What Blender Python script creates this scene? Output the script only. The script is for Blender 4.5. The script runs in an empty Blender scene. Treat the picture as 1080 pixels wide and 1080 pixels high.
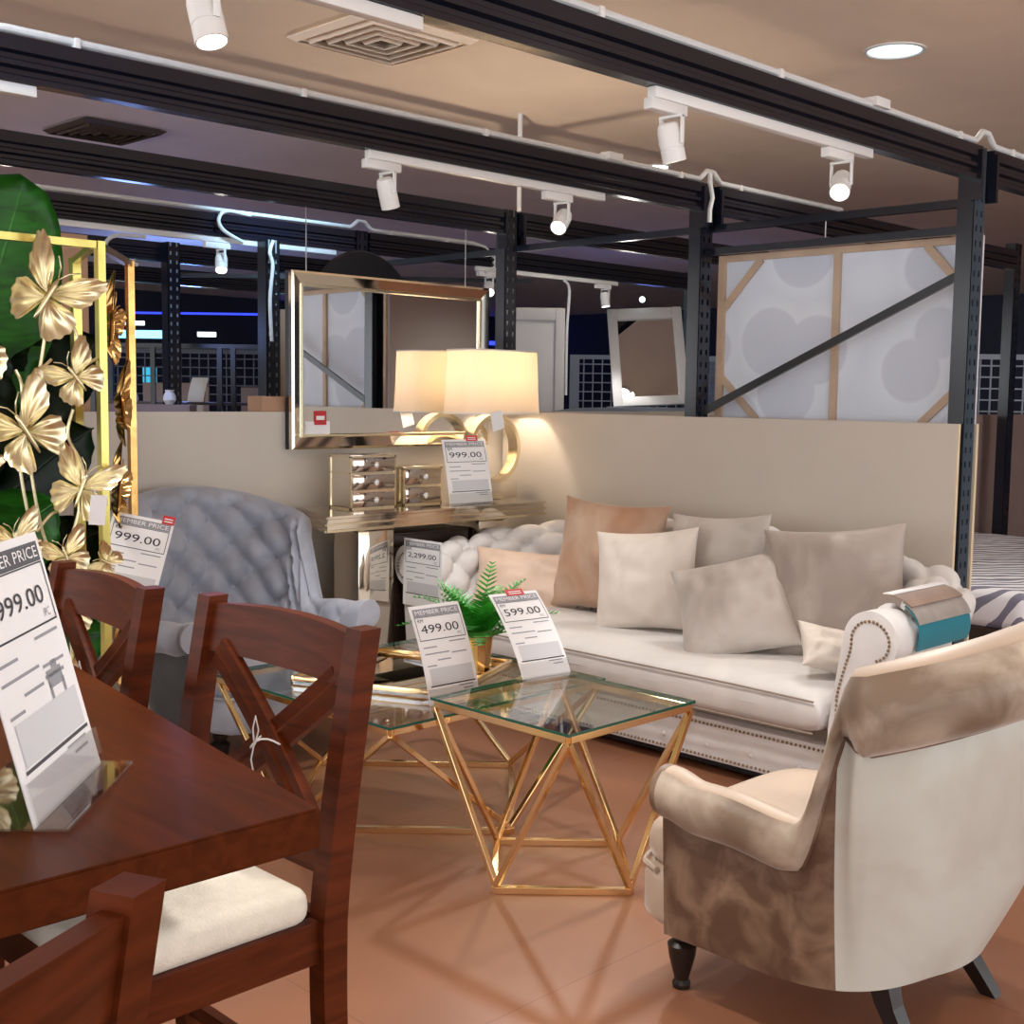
import bpy, bmesh, math, random
from mathutils import Vector, Matrix, noise
from math import sin, cos, pi, radians
random.seed(7)
scene = bpy.context.scene
COL = scene.collection

# ------------------------------------------------------------------ materials
def lin(c):
    c = c / 255.0
    return c / 12.92 if c <= 0.04045 else ((c + 0.055) / 1.055) ** 2.4
def rgb(r, g, b): return (lin(r), lin(g), lin(b), 1.0)

def mat(name, col, rough=0.5, metal=0.0, var=0.0, vscale=6.0, bump=0.0, bscale=60.0, sheen=0.0,
        col2=None, spec=0.5, stretch=None, coat=0.0, detail=4.0, vlo=0.35, vhi=0.65, trans=0.0, rvar=0.0):
    m = bpy.data.materials.new(name); m.use_nodes = True
    nt = m.node_tree; b = nt.nodes['Principled BSDF']
    b.inputs['Base Color'].default_value = col
    b.inputs['Roughness'].default_value = rough
    b.inputs['Metallic'].default_value = metal
    b.inputs['Specular IOR Level'].default_value = spec
    b.inputs['Coat Weight'].default_value = coat
    b.inputs['Coat Roughness'].default_value = 0.12
    b.inputs['Transmission Weight'].default_value = trans
    if sheen:
        b.inputs['Sheen Weight'].default_value = sheen
        b.inputs['Sheen Roughness'].default_value = 0.35
        b.inputs['Sheen Tint'].default_value = (1, 0.95, 0.9, 1)
    tc = nt.nodes.new('ShaderNodeTexCoord')
    src = tc.outputs['Object']
    if stretch:
        mp = nt.nodes.new('ShaderNodeMapping'); mp.inputs['Scale'].default_value = stretch
        nt.links.new(src, mp.inputs['Vector']); src = mp.outputs['Vector']
    if var or col2:
        n = nt.nodes.new('ShaderNodeTexNoise'); n.inputs['Scale'].default_value = vscale
        n.inputs['Detail'].default_value = detail; n.inputs['Distortion'].default_value = 0.6
        nt.links.new(src, n.inputs['Vector'])
        r = nt.nodes.new('ShaderNodeValToRGB')
        r.color_ramp.elements[0].position = vlo; r.color_ramp.elements[1].position = vhi
        if col2 is None:
            c0 = tuple(x * (1 - var) for x in col[:3]) + (1,); c1 = tuple(min(1, x * (1 + var)) for x in col[:3]) + (1,)
        else: c0, c1 = col, col2
        r.color_ramp.elements[0].color = c0; r.color_ramp.elements[1].color = c1
        nt.links.new(n.outputs['Fac'], r.inputs['Fac']); nt.links.new(r.outputs['Color'], b.inputs['Base Color'])
        if rvar:
            mr = nt.nodes.new('ShaderNodeMapRange'); mr.inputs['To Min'].default_value = rough - rvar; mr.inputs['To Max'].default_value = rough + rvar
            nt.links.new(n.outputs['Fac'], mr.inputs['Value']); nt.links.new(mr.outputs['Result'], b.inputs['Roughness'])
    if bump:
        n2 = nt.nodes.new('ShaderNodeTexNoise'); n2.inputs['Scale'].default_value = bscale; n2.inputs['Detail'].default_value = 3
        nt.links.new(src, n2.inputs['Vector'])
        bp = nt.nodes.new('ShaderNodeBump'); bp.inputs['Strength'].default_value = bump; bp.inputs['Distance'].default_value = 0.01
        nt.links.new(n2.outputs['Fac'], bp.inputs['Height']); nt.links.new(bp.outputs['Normal'], b.inputs['Normal'])
    return m

def emit(name, col, strength):
    m = bpy.data.materials.new(name); m.use_nodes = True
    nt = m.node_tree; nt.nodes.clear()
    e = nt.nodes.new('ShaderNodeEmission'); e.inputs['Color'].default_value = col; e.inputs['Strength'].default_value = strength
    o = nt.nodes.new('ShaderNodeOutputMaterial'); nt.links.new(e.outputs[0], o.inputs[0])
    return m

def glassy(name, tint, edge=False):
    # thin clear pane: mostly transparent, mirror-like at glancing angles
    m = bpy.data.materials.new(name); m.use_nodes = True
    nt = m.node_tree; nt.nodes.clear()
    t = nt.nodes.new('ShaderNodeBsdfTransparent'); t.inputs['Color'].default_value = tint
    g = nt.nodes.new('ShaderNodeBsdfGlossy'); g.inputs['Roughness'].default_value = 0.02
    lw = nt.nodes.new('ShaderNodeLayerWeight'); lw.inputs['Blend'].default_value = 0.5
    pw = nt.nodes.new('ShaderNodeMath'); pw.operation = 'POWER'; pw.inputs[1].default_value = 4.0
    nt.links.new(lw.outputs['Facing'], pw.inputs[0])
    f = nt.nodes.new('ShaderNodeMath'); f.operation = 'MULTIPLY_ADD'; f.inputs[1].default_value = 0.85; f.inputs[2].default_value = 0.045
    nt.links.new(pw.outputs[0], f.inputs[0])
    mx = nt.nodes.new('ShaderNodeMixShader'); o = nt.nodes.new('ShaderNodeOutputMaterial')
    nt.links.new(f.outputs[0], mx.inputs[0]); nt.links.new(t.outputs[0], mx.inputs[1]); nt.links.new(g.outputs[0], mx.inputs[2])
    nt.links.new(mx.outputs[0], o.inputs[0])
    return m

def shade_mat(name, col):
    m = bpy.data.materials.new(name); m.use_nodes = True
    nt = m.node_tree; nt.nodes.clear()
    d = nt.nodes.new('ShaderNodeBsdfDiffuse'); d.inputs['Color'].default_value = col
    t = nt.nodes.new('ShaderNodeBsdfTranslucent'); t.inputs['Color'].default_value = (col[0] * 0.74, col[1] * 0.70, col[2] * 0.62, 1)
    mx = nt.nodes.new('ShaderNodeMixShader'); mx.inputs[0].default_value = 0.5
    gl = nt.nodes.new('ShaderNodeBsdfGlossy'); gl.inputs['Roughness'].default_value = 0.15
    n = nt.nodes.new('ShaderNodeTexNoise'); n.inputs['Scale'].default_value = 14; n.inputs['Distortion'].default_value = 2.5
    bp = nt.nodes.new('ShaderNodeBump'); bp.inputs['Strength'].default_value = 0.7; bp.inputs['Distance'].default_value = 0.03
    tc = nt.nodes.new('ShaderNodeTexCoord'); nt.links.new(tc.outputs['Object'], n.inputs['Vector'])
    nt.links.new(n.outputs['Fac'], bp.inputs['Height']); nt.links.new(bp.outputs['Normal'], gl.inputs['Normal'])
    m2 = nt.nodes.new('ShaderNodeMixShader'); m2.inputs[0].default_value = 0.09
    o = nt.nodes.new('ShaderNodeOutputMaterial')
    nt.links.new(d.outputs[0], mx.inputs[1]); nt.links.new(t.outputs[0], mx.inputs[2])
    nt.links.new(mx.outputs[0], m2.inputs[1]); nt.links.new(gl.outputs[0], m2.inputs[2]); nt.links.new(m2.outputs[0], o.inputs[0])
    return m

M = {}
def floor_mat():
    m = mat('terracotta_floor', rgb(146, 98, 71), 0.38, var=0.10, vscale=1.3, spec=0.5, rvar=0.06)
    nt = m.node_tree; b = nt.nodes['Principled BSDF']
    link = b.inputs['Base Color'].links[0]; srcc = link.from_socket
    tc = nt.nodes.new('ShaderNodeTexCoord'); mp = nt.nodes.new('ShaderNodeMapping')
    mp.inputs['Location'].default_value = (0.62, 0.35, 0)
    nt.links.new(tc.outputs['Object'], mp.inputs['Vector'])
    br = nt.nodes.new('ShaderNodeTexBrick'); br.offset = 0.0
    br.inputs['Scale'].default_value = 1.0; br.inputs['Brick Width'].default_value = 1.2; br.inputs['Row Height'].default_value = 1.2
    br.inputs['Mortar Size'].default_value = 0.003; br.inputs['Mortar Smooth'].default_value = 0.5
    br.inputs['Color1'].default_value = (1, 1, 1, 1); br.inputs['Color2'].default_value = (0.95, 0.95, 0.95, 1); br.inputs['Mortar'].default_value = (0.72, 0.68, 0.66, 1)
    nt.links.new(mp.outputs['Vector'], br.inputs['Vector'])
    mx = nt.nodes.new('ShaderNodeMix'); mx.data_type = 'RGBA'; mx.blend_type = 'MULTIPLY'; mx.inputs[0].default_value = 1
    nt.links.new(srcc, mx.inputs[6]); nt.links.new(br.outputs['Color'], mx.inputs[7]); nt.links.new(mx.outputs[2], b.inputs['Base Color'])
    return m
M['floor'] = floor_mat()
M['ceiling'] = mat('ceiling_paint', rgb(246, 228, 208), 0.8, var=0.03, vscale=2)
M['board'] = mat('beige_board', rgb(206, 198, 187), 0.6, var=0.03, vscale=1.5, spec=0.3)
M['board_edge'] = mat('board_edge', rgb(226, 208, 176), 0.6)
M['brown_board'] = mat('taupe_board', rgb(134, 114, 108), 0.6, var=0.05)
M['navy'] = mat('navy_wall', rgb(14, 18, 46), 0.5, var=0.3, vscale=0.7)
M['dark'] = mat('black_paint', rgb(22, 24, 30), 0.3, spec=0.5)
M['rack'] = mat('rack_navy_steel', rgb(17, 21, 34), 0.2, spec=0.6, var=0.12, vscale=4)
M['post'] = mat('rack_slate_steel', rgb(58, 72, 84), 0.38, spec=0.5, var=0.1, vscale=8)
M['postdark'] = mat('rack_dark_steel', rgb(30, 32, 40), 0.4, var=0.1)
M['slot_dark'] = mat('slot_dark', rgb(16, 20, 26), 0.6)
M['slot_pale'] = mat('slot_web_pale', rgb(190, 196, 198), 0.5, 0.2)  # pale web seen through the post slots
M['white'] = mat('white_enamel', rgb(236, 236, 234), 0.35)
M['conduit'] = mat('white_pvc', rgb(225, 228, 228), 0.45)
M['lens'] = emit('spot_lens', (1.0, 0.93, 0.82, 1), 14)
M['lens_dim'] = emit('spot_lens_dim', (1.0, 0.95, 0.88, 1), 2.5)
M['lens_blue'] = emit('downlight_lens', (0.62, 0.90, 1.0, 1), 1.3)
M['gold'] = mat('polished_gold', (0.86, 0.62, 0.33, 1), 0.13, 1.0, var=0.08, vscale=5)
M['palegold'] = mat('pale_brushed_gold', (0.92, 0.83, 0.55, 1), 0.36, 1.0, var=0.10, vscale=20)
M['leafgold'] = mat('green_gold_frame', (0.66, 0.57, 0.17, 1), 0.32, 1.0, var=0.12, vscale=9)
M['amber'] = mat('amber_gold', (0.62, 0.36, 0.12, 1), 0.25, 1.0, var=0.2, vscale=15)
M['wood'] = mat('mahogany', rgb(82, 35, 14), 0.38, var=0.28, vscale=5, stretch=(1, 1, 9), coat=0.0, spec=0.12)
M['wood_top'] = mat('mahogany_top', rgb(76, 34, 14), 0.32, var=0.2, vscale=4, stretch=(9, 1, 9), coat=0.0, spec=0.05)
M['darkwood'] = mat('dark_walnut', rgb(48, 33, 27), 0.4, var=0.2, vscale=5, stretch=(1, 1, 6))
M['espresso'] = mat('espresso_leg', rgb(24, 15, 12), 0.35, coat=0.1)
M['cream'] = mat('cream_seat_fabric', rgb(226, 218, 202), 0.85, var=0.05, vscale=30, bump=0.3, bscale=220)
M['sofa'] = mat('pearl_velvet', rgb(222, 220, 219), 0.55, var=0.06, vscale=5, sheen=0.35)
M['sofa_dark'] = mat('pearl_piping_gap_shade', rgb(150, 136, 124), 0.6, sheen=0.2)  # piping colour, also the painted shade of the seat gap
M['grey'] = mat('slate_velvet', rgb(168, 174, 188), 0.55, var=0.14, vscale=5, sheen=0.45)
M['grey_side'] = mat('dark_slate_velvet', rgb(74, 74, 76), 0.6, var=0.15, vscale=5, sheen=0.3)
M['taupe'] = mat('taupe_velvet', rgb(186, 166, 146), 0.5, var=0.10, vscale=4, sheen=0.45)
M['taupe_back'] = mat('taupe_velvet_lit', rgb(200, 201, 192), 0.5, col2=rgb(180, 174, 162), vscale=3.0, sheen=0.4, vlo=0.42, vhi=0.72)  # same velvet, its lit look put into the colour
M['taupe_side'] = mat('brushed_taupe_velvet_shaded', rgb(92, 66, 48), 0.5, col2=rgb(146, 120, 98), vscale=11.0, sheen=0.3, vlo=0.42, vhi=0.75, detail=8)  # one velvet; brown tone paints the darker sheen of the side, patches are nap
M['taupe_roll'] = mat('brushed_taupe_velvet', rgb(120, 100, 82), 0.5, col2=rgb(188, 172, 154), vscale=5.0, sheen=0.4, vlo=0.38, vhi=0.62, detail=6)
M['p_tan'] = mat('tan_velvet', rgb(172, 132, 104), 0.5, col2=rgb(196, 174, 154), vscale=2.6, sheen=0.4, bump=0.15, bscale=14)
M['p_pearl'] = mat('pearl_cushion_velvet', rgb(216, 206, 196), 0.5, col2=rgb(182, 166, 152), vscale=3.2, sheen=0.4, bump=0.15, bscale=14, vlo=0.5, vhi=0.8)
M['p_silver'] = mat('silver_cushion_velvet', rgb(202, 196, 190), 0.5, col2=rgb(164, 152, 144), vscale=3, sheen=0.45, bump=0.2, bscale=12, vlo=0.4, vhi=0.8)
M['p_mink'] = mat('mink_cushion_velvet', rgb(166, 154, 146), 0.5, col2=rgb(200, 190, 182), vscale=3.4, sheen=0.45, bump=0.2, bscale=12, vlo=0.4, vhi=0.72)
M['p_blush'] = mat('blush_cushion_velvet', rgb(226, 200, 180), 0.5, var=0.06, vscale=4, sheen=0.4, bump=0.12, bscale=14)
M['brass_nail'] = mat('antique_nail', (0.36, 0.27, 0.18, 1), 0.3, 1.0)
M['glass'] = glassy('clear_glass', (0.93, 0.97, 0.95, 1))
M['glass_edge'] = mat('green_glass_edge', rgb(18, 92, 76), 0.12, spec=0.6)
M['acrylic'] = glassy('clear_acrylic', (0.93, 0.93, 0.93, 1))
M['mirror'] = mat('mirror_silver', (0.86, 0.87, 0.88, 1), 0.015, 1.0)
M['champagne'] = mat('champagne_mirror', (0.80, 0.74, 0.64, 1), 0.06, 1.0)
M['champ_edge'] = mat('champagne_edge', (0.82, 0.72, 0.52, 1), 0.22, 1.0)
M['bronze_mirror'] = mat('tinted_mirror_drawer', (0.52, 0.45, 0.40, 1), 0.05, 1.0)
M['paper'] = mat('white_card', rgb(238, 238, 240), 0.55)
M['ink'] = mat('black_ink', rgb(46, 46, 52), 0.7)
M['ink_soft'] = mat('grey_ink', rgb(148, 150, 158), 0.7)
M['ink_pale'] = mat('pale_grey_ink', rgb(206, 208, 213), 0.7)
M['band'] = mat('charcoal_band', rgb(66, 66, 74), 0.6)
M['red'] = mat('red_label', rgb(200, 44, 52), 0.5)
M['leaf'] = mat('banana_leaf', rgb(42, 112, 28), 0.4, var=0.35, vscale=8, stretch=(1, 1, 4))
M['leaf_dark'] = mat('dark_leaf', rgb(12, 36, 14), 0.45, var=0.35, vscale=6)
M['fern'] = mat('fern_green', rgb(44, 150, 34), 0.45, var=0.35, vscale=22)
M['stem'] = mat('green_stem', rgb(70, 92, 40), 0.6)
M['pot'] = mat('charcoal_pot', rgb(52, 48, 44), 0.5)
M['soil'] = mat('soil', rgb(44, 32, 24), 0.9)
M['canvas'] = mat('canvas_back', rgb(214, 220, 230), 0.85, var=0.02, vscale=3)
M['pine'] = mat('pine_strip', rgb(196, 172, 150), 0.7, var=0.08, vscale=6)
M['shade'] = shade_mat('wrapped_linen_shade', rgb(246, 238, 228))
M['bulb'] = emit('lamp_bulb', (1.0, 0.82, 0.6, 1), 5)
M['crystal'] = mat('crystal_knob', rgb(235, 240, 245), 0.05, 0.6)
M['teal'] = mat('teal_swatch', rgb(14, 116, 134), 0.7, sheen=0.3)
M['swatch_brown'] = mat('brown_swatch', rgb(140, 116, 102), 0.6, var=0.12, vscale=14, sheen=0.4)
M['swatch_grey'] = mat('grey_swatch', rgb(150, 142, 136), 0.6, var=0.1, vscale=14, sheen=0.4)
M['fence'] = mat('white_mesh', rgb(150, 160, 174), 0.5)
M['fence_dim'] = mat('dim_mesh', rgb(70, 78, 92), 0.5)  # white mesh again, darkened in colour for the dim left background
M['ward'] = mat('grey_white_paint', rgb(190, 188, 186), 0.5)
M['led'] = emit('blue_led', (0.03, 0.05, 1.0, 1), 1.5)
M['led_cyan'] = emit('cyan_sign', (0.18, 0.55, 1.0, 1), 2.2)
M['led_white'] = emit('white_sign', (0.8, 0.95, 1.0, 1), 2.5)
M['teal_screen'] = emit('teal_screen', (0.04, 0.35, 0.55, 1), 0.9)
M['headboard'] = mat('slate_headboard', rgb(110, 118, 130), 0.7, var=0.08)
M['string'] = mat('white_string', rgb(222, 222, 220), 0.7)
M['cardboard'] = mat('cardboard', rgb(178, 140, 112), 0.7, var=0.05)
M['vent_in'] = mat('vent_shadow_metal', rgb(70, 56, 44), 0.6)
M['ceramic'] = mat('white_ceramic', rgb(220, 214, 208), 0.3)
def quilt_mat():
    m = mat('zigzag_quilt', rgb(220, 220, 226), 0.8)
    nt = m.node_tree; b = nt.nodes['Principled BSDF']
    tc = nt.nodes.new('ShaderNodeTexCoord'); w = nt.nodes.new('ShaderNodeTexWave'); w.wave_type = 'BANDS'; w.bands_direction = 'DIAGONAL'
    w.inputs['Scale'].default_value = 4.5; w.inputs['Distortion'].default_value = 5; w.inputs['Detail'].default_value = 1
    r = nt.nodes.new('ShaderNodeValToRGB'); r.color_ramp.interpolation = 'CONSTANT'
    r.color_ramp.elements[0].color = rgb(226, 226, 232); r.color_ramp.elements[1].color = rgb(120, 120, 138); r.color_ramp.elements[1].position = 0.55
    nt.links.new(tc.outputs['Object'], w.inputs['Vector']); nt.links.new(w.outputs['Fac'], r.inputs['Fac']); nt.links.new(r.outputs['Color'], b.inputs['Base Color'])
    return m
M['quilt'] = quilt_mat()
def canvas_mat():
    m = mat('stained_canvas', rgb(214, 220, 230), 0.85)
    nt = m.node_tree; b = nt.nodes['Principled BSDF']
    tc = nt.nodes.new('ShaderNodeTexCoord'); v = nt.nodes.new('ShaderNodeTexVoronoi'); v.inputs['Scale'].default_value = 2.6
    mp = nt.nodes.new('ShaderNodeMapping'); mp.inputs['Scale'].default_value = (0.01, 1, 1); mp.inputs['Location'].default_value = (0, 0.3, 0.2)
    r = nt.nodes.new('ShaderNodeValToRGB'); e = r.color_ramp.elements
    e[0].position = 0.0; e[0].color = rgb(206, 214, 230); e[1].position = 0.44; e[1].color = rgb(210, 218, 233)
    x = e.new(0.47); x.color = rgb(226, 235, 248)
    x = e.new(0.7); x.color = rgb(218, 227, 241)
    nt.links.new(tc.outputs['Object'], mp.inputs['Vector']); nt.links.new(mp.outputs['Vector'], v.inputs['Vector'])
    nt.links.new(v.outputs['Distance'], r.inputs['Fac']); nt.links.new(r.outputs['Color'], b.inputs['Base Color'])
    return m
M['canvas'] = canvas_mat()

# ------------------------------------------------------------------ mesh helpers
def new(): return bmesh.new()

def box(bm, c, s, rot=None, bev=0.0, seg=2, mi=0):
    r = bmesh.ops.create_cube(bm, size=1.0)
    vs = r['verts']
    for v in vs: v.co = Vector((v.co.x * s[0], v.co.y * s[1], v.co.z * s[2]))
    fs = list({f for v in vs for f in v.link_faces})
    if bev > 0:
        es = list({e for v in vs for e in v.link_edges})
        rr = bmesh.ops.bevel(bm, geom=es, offset=bev, segments=seg, affect='EDGES', profile=0.5)
        vs = list({v for f in rr['faces'] for v in f.verts} | {v for v in vs if v.is_valid})
        fs = list({f for v in vs for f in v.link_faces})
    mtx = Matrix.Translation(Vector(c))
    if rot is not None:
        mtx = mtx @ (rot if isinstance(rot, Matrix) else Matrix.Rotation(rot, 4, 'Z'))
    for v in vs: v.co = mtx @ v.co
    for f in fs: f.material_index = mi
    return vs

def bar(bm, a, b, w, h=None, bev=0.0, up=(0, 0, 1)):
    a = Vector(a); b = Vector(b); h = h or w
    d = (b - a); L = d.length; d.normalize()
    u = Vector(up)
    if abs(d.dot(u)) > 0.98: u = Vector((1, 0, 0))
    x = d.cross(u).normalized(); z = x.cross(d).normalized()
    R = Matrix((x, d, z)).transposed().to_4x4()
    return box(bm, (a + b) / 2, (w, L, h), R, bev)

def tube(bm, pts, r, seg=8, closed=False, cap=True):
    pts = [Vector(p) for p in pts]; n = len(pts); rings = []
    prev = None
    for i, p in enumerate(pts):
        if closed: t = pts[(i + 1) % n] - pts[i - 1]
        else: t = pts[min(i + 1, n - 1)] - pts[max(i - 1, 0)]
        t.normalize()
        if prev is None:
            ref = Vector((0, 0, 1)) if abs(t.z) < 0.9 else Vector((1, 0, 0))
            x = t.cross(ref).normalized()
        else:
            x = (prev - t * prev.dot(t)).normalized()
        prev = x; y = t.cross(x)
        rr = r[i] if isinstance(r, (list, tuple)) else r
        rings.append([bm.verts.new(p + (x * cos(2 * pi * k / seg) + y * sin(2 * pi * k / seg)) * rr) for k in range(seg)])
    m = n if closed else n - 1
    for i in range(m):
        A, B = rings[i], rings[(i + 1) % n]
        for k in range(seg):
            bm.faces.new((A[k], A[(k + 1) % seg], B[(k + 1) % seg], B[k]))
    if cap and not closed:
        bm.faces.new(rings[0][::-1]); bm.faces.new(rings[-1])

def lathe(bm, prof, c=(0, 0, 0), seg=24, M4=None, cap=True):
    c = Vector(c); rings = []
    for (r, z) in prof:
        ring = []
        for k in range(seg):
            p = Vector((r * cos(2 * pi * k / seg), r * sin(2 * pi * k / seg), z))
            if M4 is not None: p = M4 @ p
            ring.append(bm.verts.new(p + c))
        rings.append(ring)
    for A, B in zip(rings, rings[1:]):
        for k in range(seg):
            bm.faces.new((A[k], A[(k + 1) % seg], B[(k + 1) % seg], B[k]))
    if cap:
        bm.faces.new(rings[0][::-1]); bm.faces.new(rings[-1])

def ball(bm, c, r, sc=(1, 1, 1), u=8, v=6):
    q = bmesh.ops.create_uvsphere(bm, u_segments=u, v_segments=v, radius=r)
    for w in q['verts']: w.co = Vector((w.co.x * sc[0], w.co.y * sc[1], w.co.z * sc[2])) + Vector(c)

def prism(bm, poly, z0, z1):
    a = [bm.verts.new((x, y, z0)) for x, y in poly]; b = [bm.verts.new((x, y, z1)) for x, y in poly]
    n = len(poly)
    for i in range(n): bm.faces.new((a[i], a[(i + 1) % n], b[(i + 1) % n], b[i]))
    bm.faces.new(a[::-1]); bm.faces.new(b)

def grid(bm, f, nu, nv, cu=False, thick=None):
    V = [[bm.verts.new(f(i, j)) for j in range(nv)] for i in range(nu)]
    for i in range(nu if cu else nu - 1):
        for j in range(nv - 1):
            bm.faces.new((V[i][j], V[(i + 1) % nu][j], V[(i + 1) % nu][j + 1], V[i][j + 1]))
    return V

def finish(name, bm, m, smooth=True, ang=35, recalc=True):
    if recalc: bmesh.ops.recalc_face_normals(bm, faces=bm.faces[:])
    me = bpy.data.meshes.new(name)
    if smooth:
        for f in bm.faces: f.smooth = True
        la = radians(ang)
        for e in bm.edges:
            if len(e.link_faces) == 2 and e.calc_face_angle(0) > la: e.smooth = False
    bm.to_mesh(me); bm.free()
    for x in (m if isinstance(m, (list, tuple)) else [m]): me.materials.append(M[x] if isinstance(x, str) else x)
    o = bpy.data.objects.new(name, me); COL.objects.link(o)
    return o

def thing(name, label, cat, loc=(0, 0, 0), rz=0.0, group=None):
    o = bpy.data.objects.new(name, None); COL.objects.link(o)
    o.empty_display_size = 0.1
    o.location = loc; o.rotation_euler = (0, 0, rz)
    o['label'] = label; o['category'] = cat
    if group: o['group'] = group
    o['mw'] = 0
    return o

def part(name, bm, m, t, local=False, label=None, root=None, **k):
    """a child mesh; when local is False the mesh was authored in world space"""
    if not local:
        r = root or t
        W = Matrix.Translation(Vector(r.location)) @ Matrix.Rotation(r.rotation_euler[2], 4, 'Z')
        bm.transform(W.inverted())
    o = finish(name, bm, m, **k); o.parent = t
    if label: o['label'] = label
    return o

def tag(o, label, cat, group=None):
    o['label'] = label; o['category'] = cat
    if group: o['group'] = group
    return o

def single(name, bm, m, label, cat, loc, group=None, **k):
    bm.transform(Matrix.Translation(-Vector(loc)))
    o = finish(name, bm, m, **k); o.location = loc
    return tag(o, label, cat, group)

def struct(name, bm, m, **k):
    o = finish(name, bm, m, **k); o['kind'] = 'structure'; o['label'] = name.replace('_', ' '); o['category'] = name.split('_')[0]
    return o

def dup(root, loc, rz, label, group=None):
    r = root.copy(); COL.objects.link(r); r.location = loc; r.rotation_euler = (0, 0, rz); r['label'] = label
    if group: r['group'] = group
    for ch in list(root.children):
        c = ch.copy(); COL.objects.link(c); c.parent = r
        for g in list(ch.children):
            d = g.copy(); COL.objects.link(d); d.parent = c
    return r

def text_bm(txt, size, extr=0.0):
    cu = bpy.data.curves.new('t', 'FONT'); cu.body = txt; cu.size = size; cu.align_x = 'LEFT'; cu.resolution_u = 3
    ob = bpy.data.objects.new('t', cu); COL.objects.link(ob)
    dg = bpy.context.evaluated_depsgraph_get(); dg.update()
    me = bpy.data.meshes.new_from_object(ob.evaluated_get(dg))
    bm = bmesh.new(); bm.from_mesh(me)
    bpy.data.objects.remove(ob); bpy.data.curves.remove(cu); bpy.data.meshes.remove(me)
    return bm

def sstep(a, b, x):
    t = max(0.0, min(1.0, (x - a) / (b - a))); return t * t * (3 - 2 * t)
def lerp(a, b, t): return a + (b - a) * t

# ------------------------------------------------------------------ room shell
XW, YW, ZC, ZB = 5.15, 5.17, 3.10, 1.40     # rack line, back line, ceiling, half-wall height
bm = new(); box(bm, (6, 6, -0.05), (26, 26, 0.1)); struct('floor', bm, 'floor', smooth=False)
bm = new(); box(bm, (6, 6, ZC + 0.05), (26, 26, 0.1)); struct('ceiling', bm, 'ceiling', smooth=False)
for nm, c, s in (('wall_far_left', (6, 18.8, 1.55), (25.6, 0.2, 3.1)), ('wall_far_right', (18.8, 6, 1.55), (0.2, 25.6, 3.1))):
    bm = new(); box(bm, c, s); struct(nm, bm, 'navy', smooth=False)
bm = new(); box(bm, (11.2, -2.0, 1.55), (5.6, 0.1, 3.1)); struct('wall_showroom', bm, 'board', smooth=False)  # added wall panel out of view, gives the mirror grey to reflect
# half-height display boards
bm = new(); box(bm, (4.05, YW + 0.012, ZB / 2), (6.3, 0.02, ZB)); struct('wall_back', bm, 'board', smooth=False)
bm = new(); box(bm, (XW - 0.065, 3.775, ZB / 2), (0.018, 2.74, ZB))
box(bm, (XW - 0.065, 2.403, ZB / 2), (0.0185, 0.005, ZB), mi=1)
struct('wall_right', bm, ['board', 'board_edge'], smooth=False)
bm = new(); box(bm, (XW + 0.075, 3.76, ZB / 2), (0.018, 2.74, ZB)); box(bm, (XW + 0.075, 2.388, ZB / 2), (0.0185, 0.005, ZB), mi=1)
struct('wall_right_outer', bm, ['board', 'board_edge'], smooth=False)
bm = new(); box(bm, (8.4, 4.0, ZB / 2), (6.2, 0.02, ZB)); struct('wall_neighbour', bm, 'brown_board', smooth=False)
bm = new(); box(bm, (1.55, 5.5, 1.10), (2.35, 0.03, 2.20)); struct('wall_partition', bm, 'cardboard', smooth=False)

# ------------------------------------------------------------------ warehouse racking
def post_bm(x, y, z0, z1, w=0.095, d=0.075, pale=False, slots=True, top_only=0.0):
    bm = new()
    # side flanges and a perforated front face (towards -Y) over an inner web
    box(bm, (x - w / 2 + 0.002, y, (z0 + z1) / 2), (0.004, d, z1 - z0), mi=2)
    box(bm, (x + w / 2 - 0.002, y, (z0 + z1) / 2), (0.004, d, z1 - z0), mi=2)
    box(bm, (x, y - d / 2 + 0.014, (z0 + z1) / 2), (w - 0.01, 0.002, z1 - z0), mi=1)
    xs = [-w / 2, -w / 2 + 0.018, -w / 2 + 0.032, w / 2 - 0.032, w / 2 - 0.018, w / 2]
    yf = y - d / 2 + 0.002
    for i in (0, 2, 4):
        box(bm, (x + (xs[i] + xs[i + 1]) / 2, yf, (z0 + z1) / 2), (xs[i + 1] - xs[i], 0.004, z1 - z0))
    p = 0.062; hh = 0.026
    n = int((z1 - z0) / p)
    for i in (1, 3):
        for k in range(n):
            zb = z0 + k * p
            box(bm, (x + (xs[i] + xs[i + 1]) / 2, yf, zb + (p - hh) / 2), (xs[i + 1] - xs[i], 0.0038, p - hh))
    return bm

def beam_bm(x0, x1, y, zb, h=0.135, d=0.05):
    # ribbed box section, ribs along the span, drawn towards -Y
    prof = [(0, 0), (-d, 0), (-d, 0.018), (-d * 0.7, 0.026), (-d * 0.7, 0.040), (-d, 0.048), (-d, 0.062), (-d * 0.7, 0.070),
            (-d * 0.7, 0.084), (-d, 0.092), (-d, h), (0, h)]
    bm = new(); a = []; b = []
    for (py, pz) in prof:
        a.append(bm.verts.new((x0, y + py, zb + pz))); b.append(bm.verts.new((x1, y + py, zb + pz)))
    n = len(prof)
    for i in range(n): bm.faces.new((a[i], a[(i + 1) % n], b[(i + 1) % n], b[i]))
    bm.faces.new(a[::-1]); bm.faces.new(b)
    return bm

XL, XR = 1.55, 8.75
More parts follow.
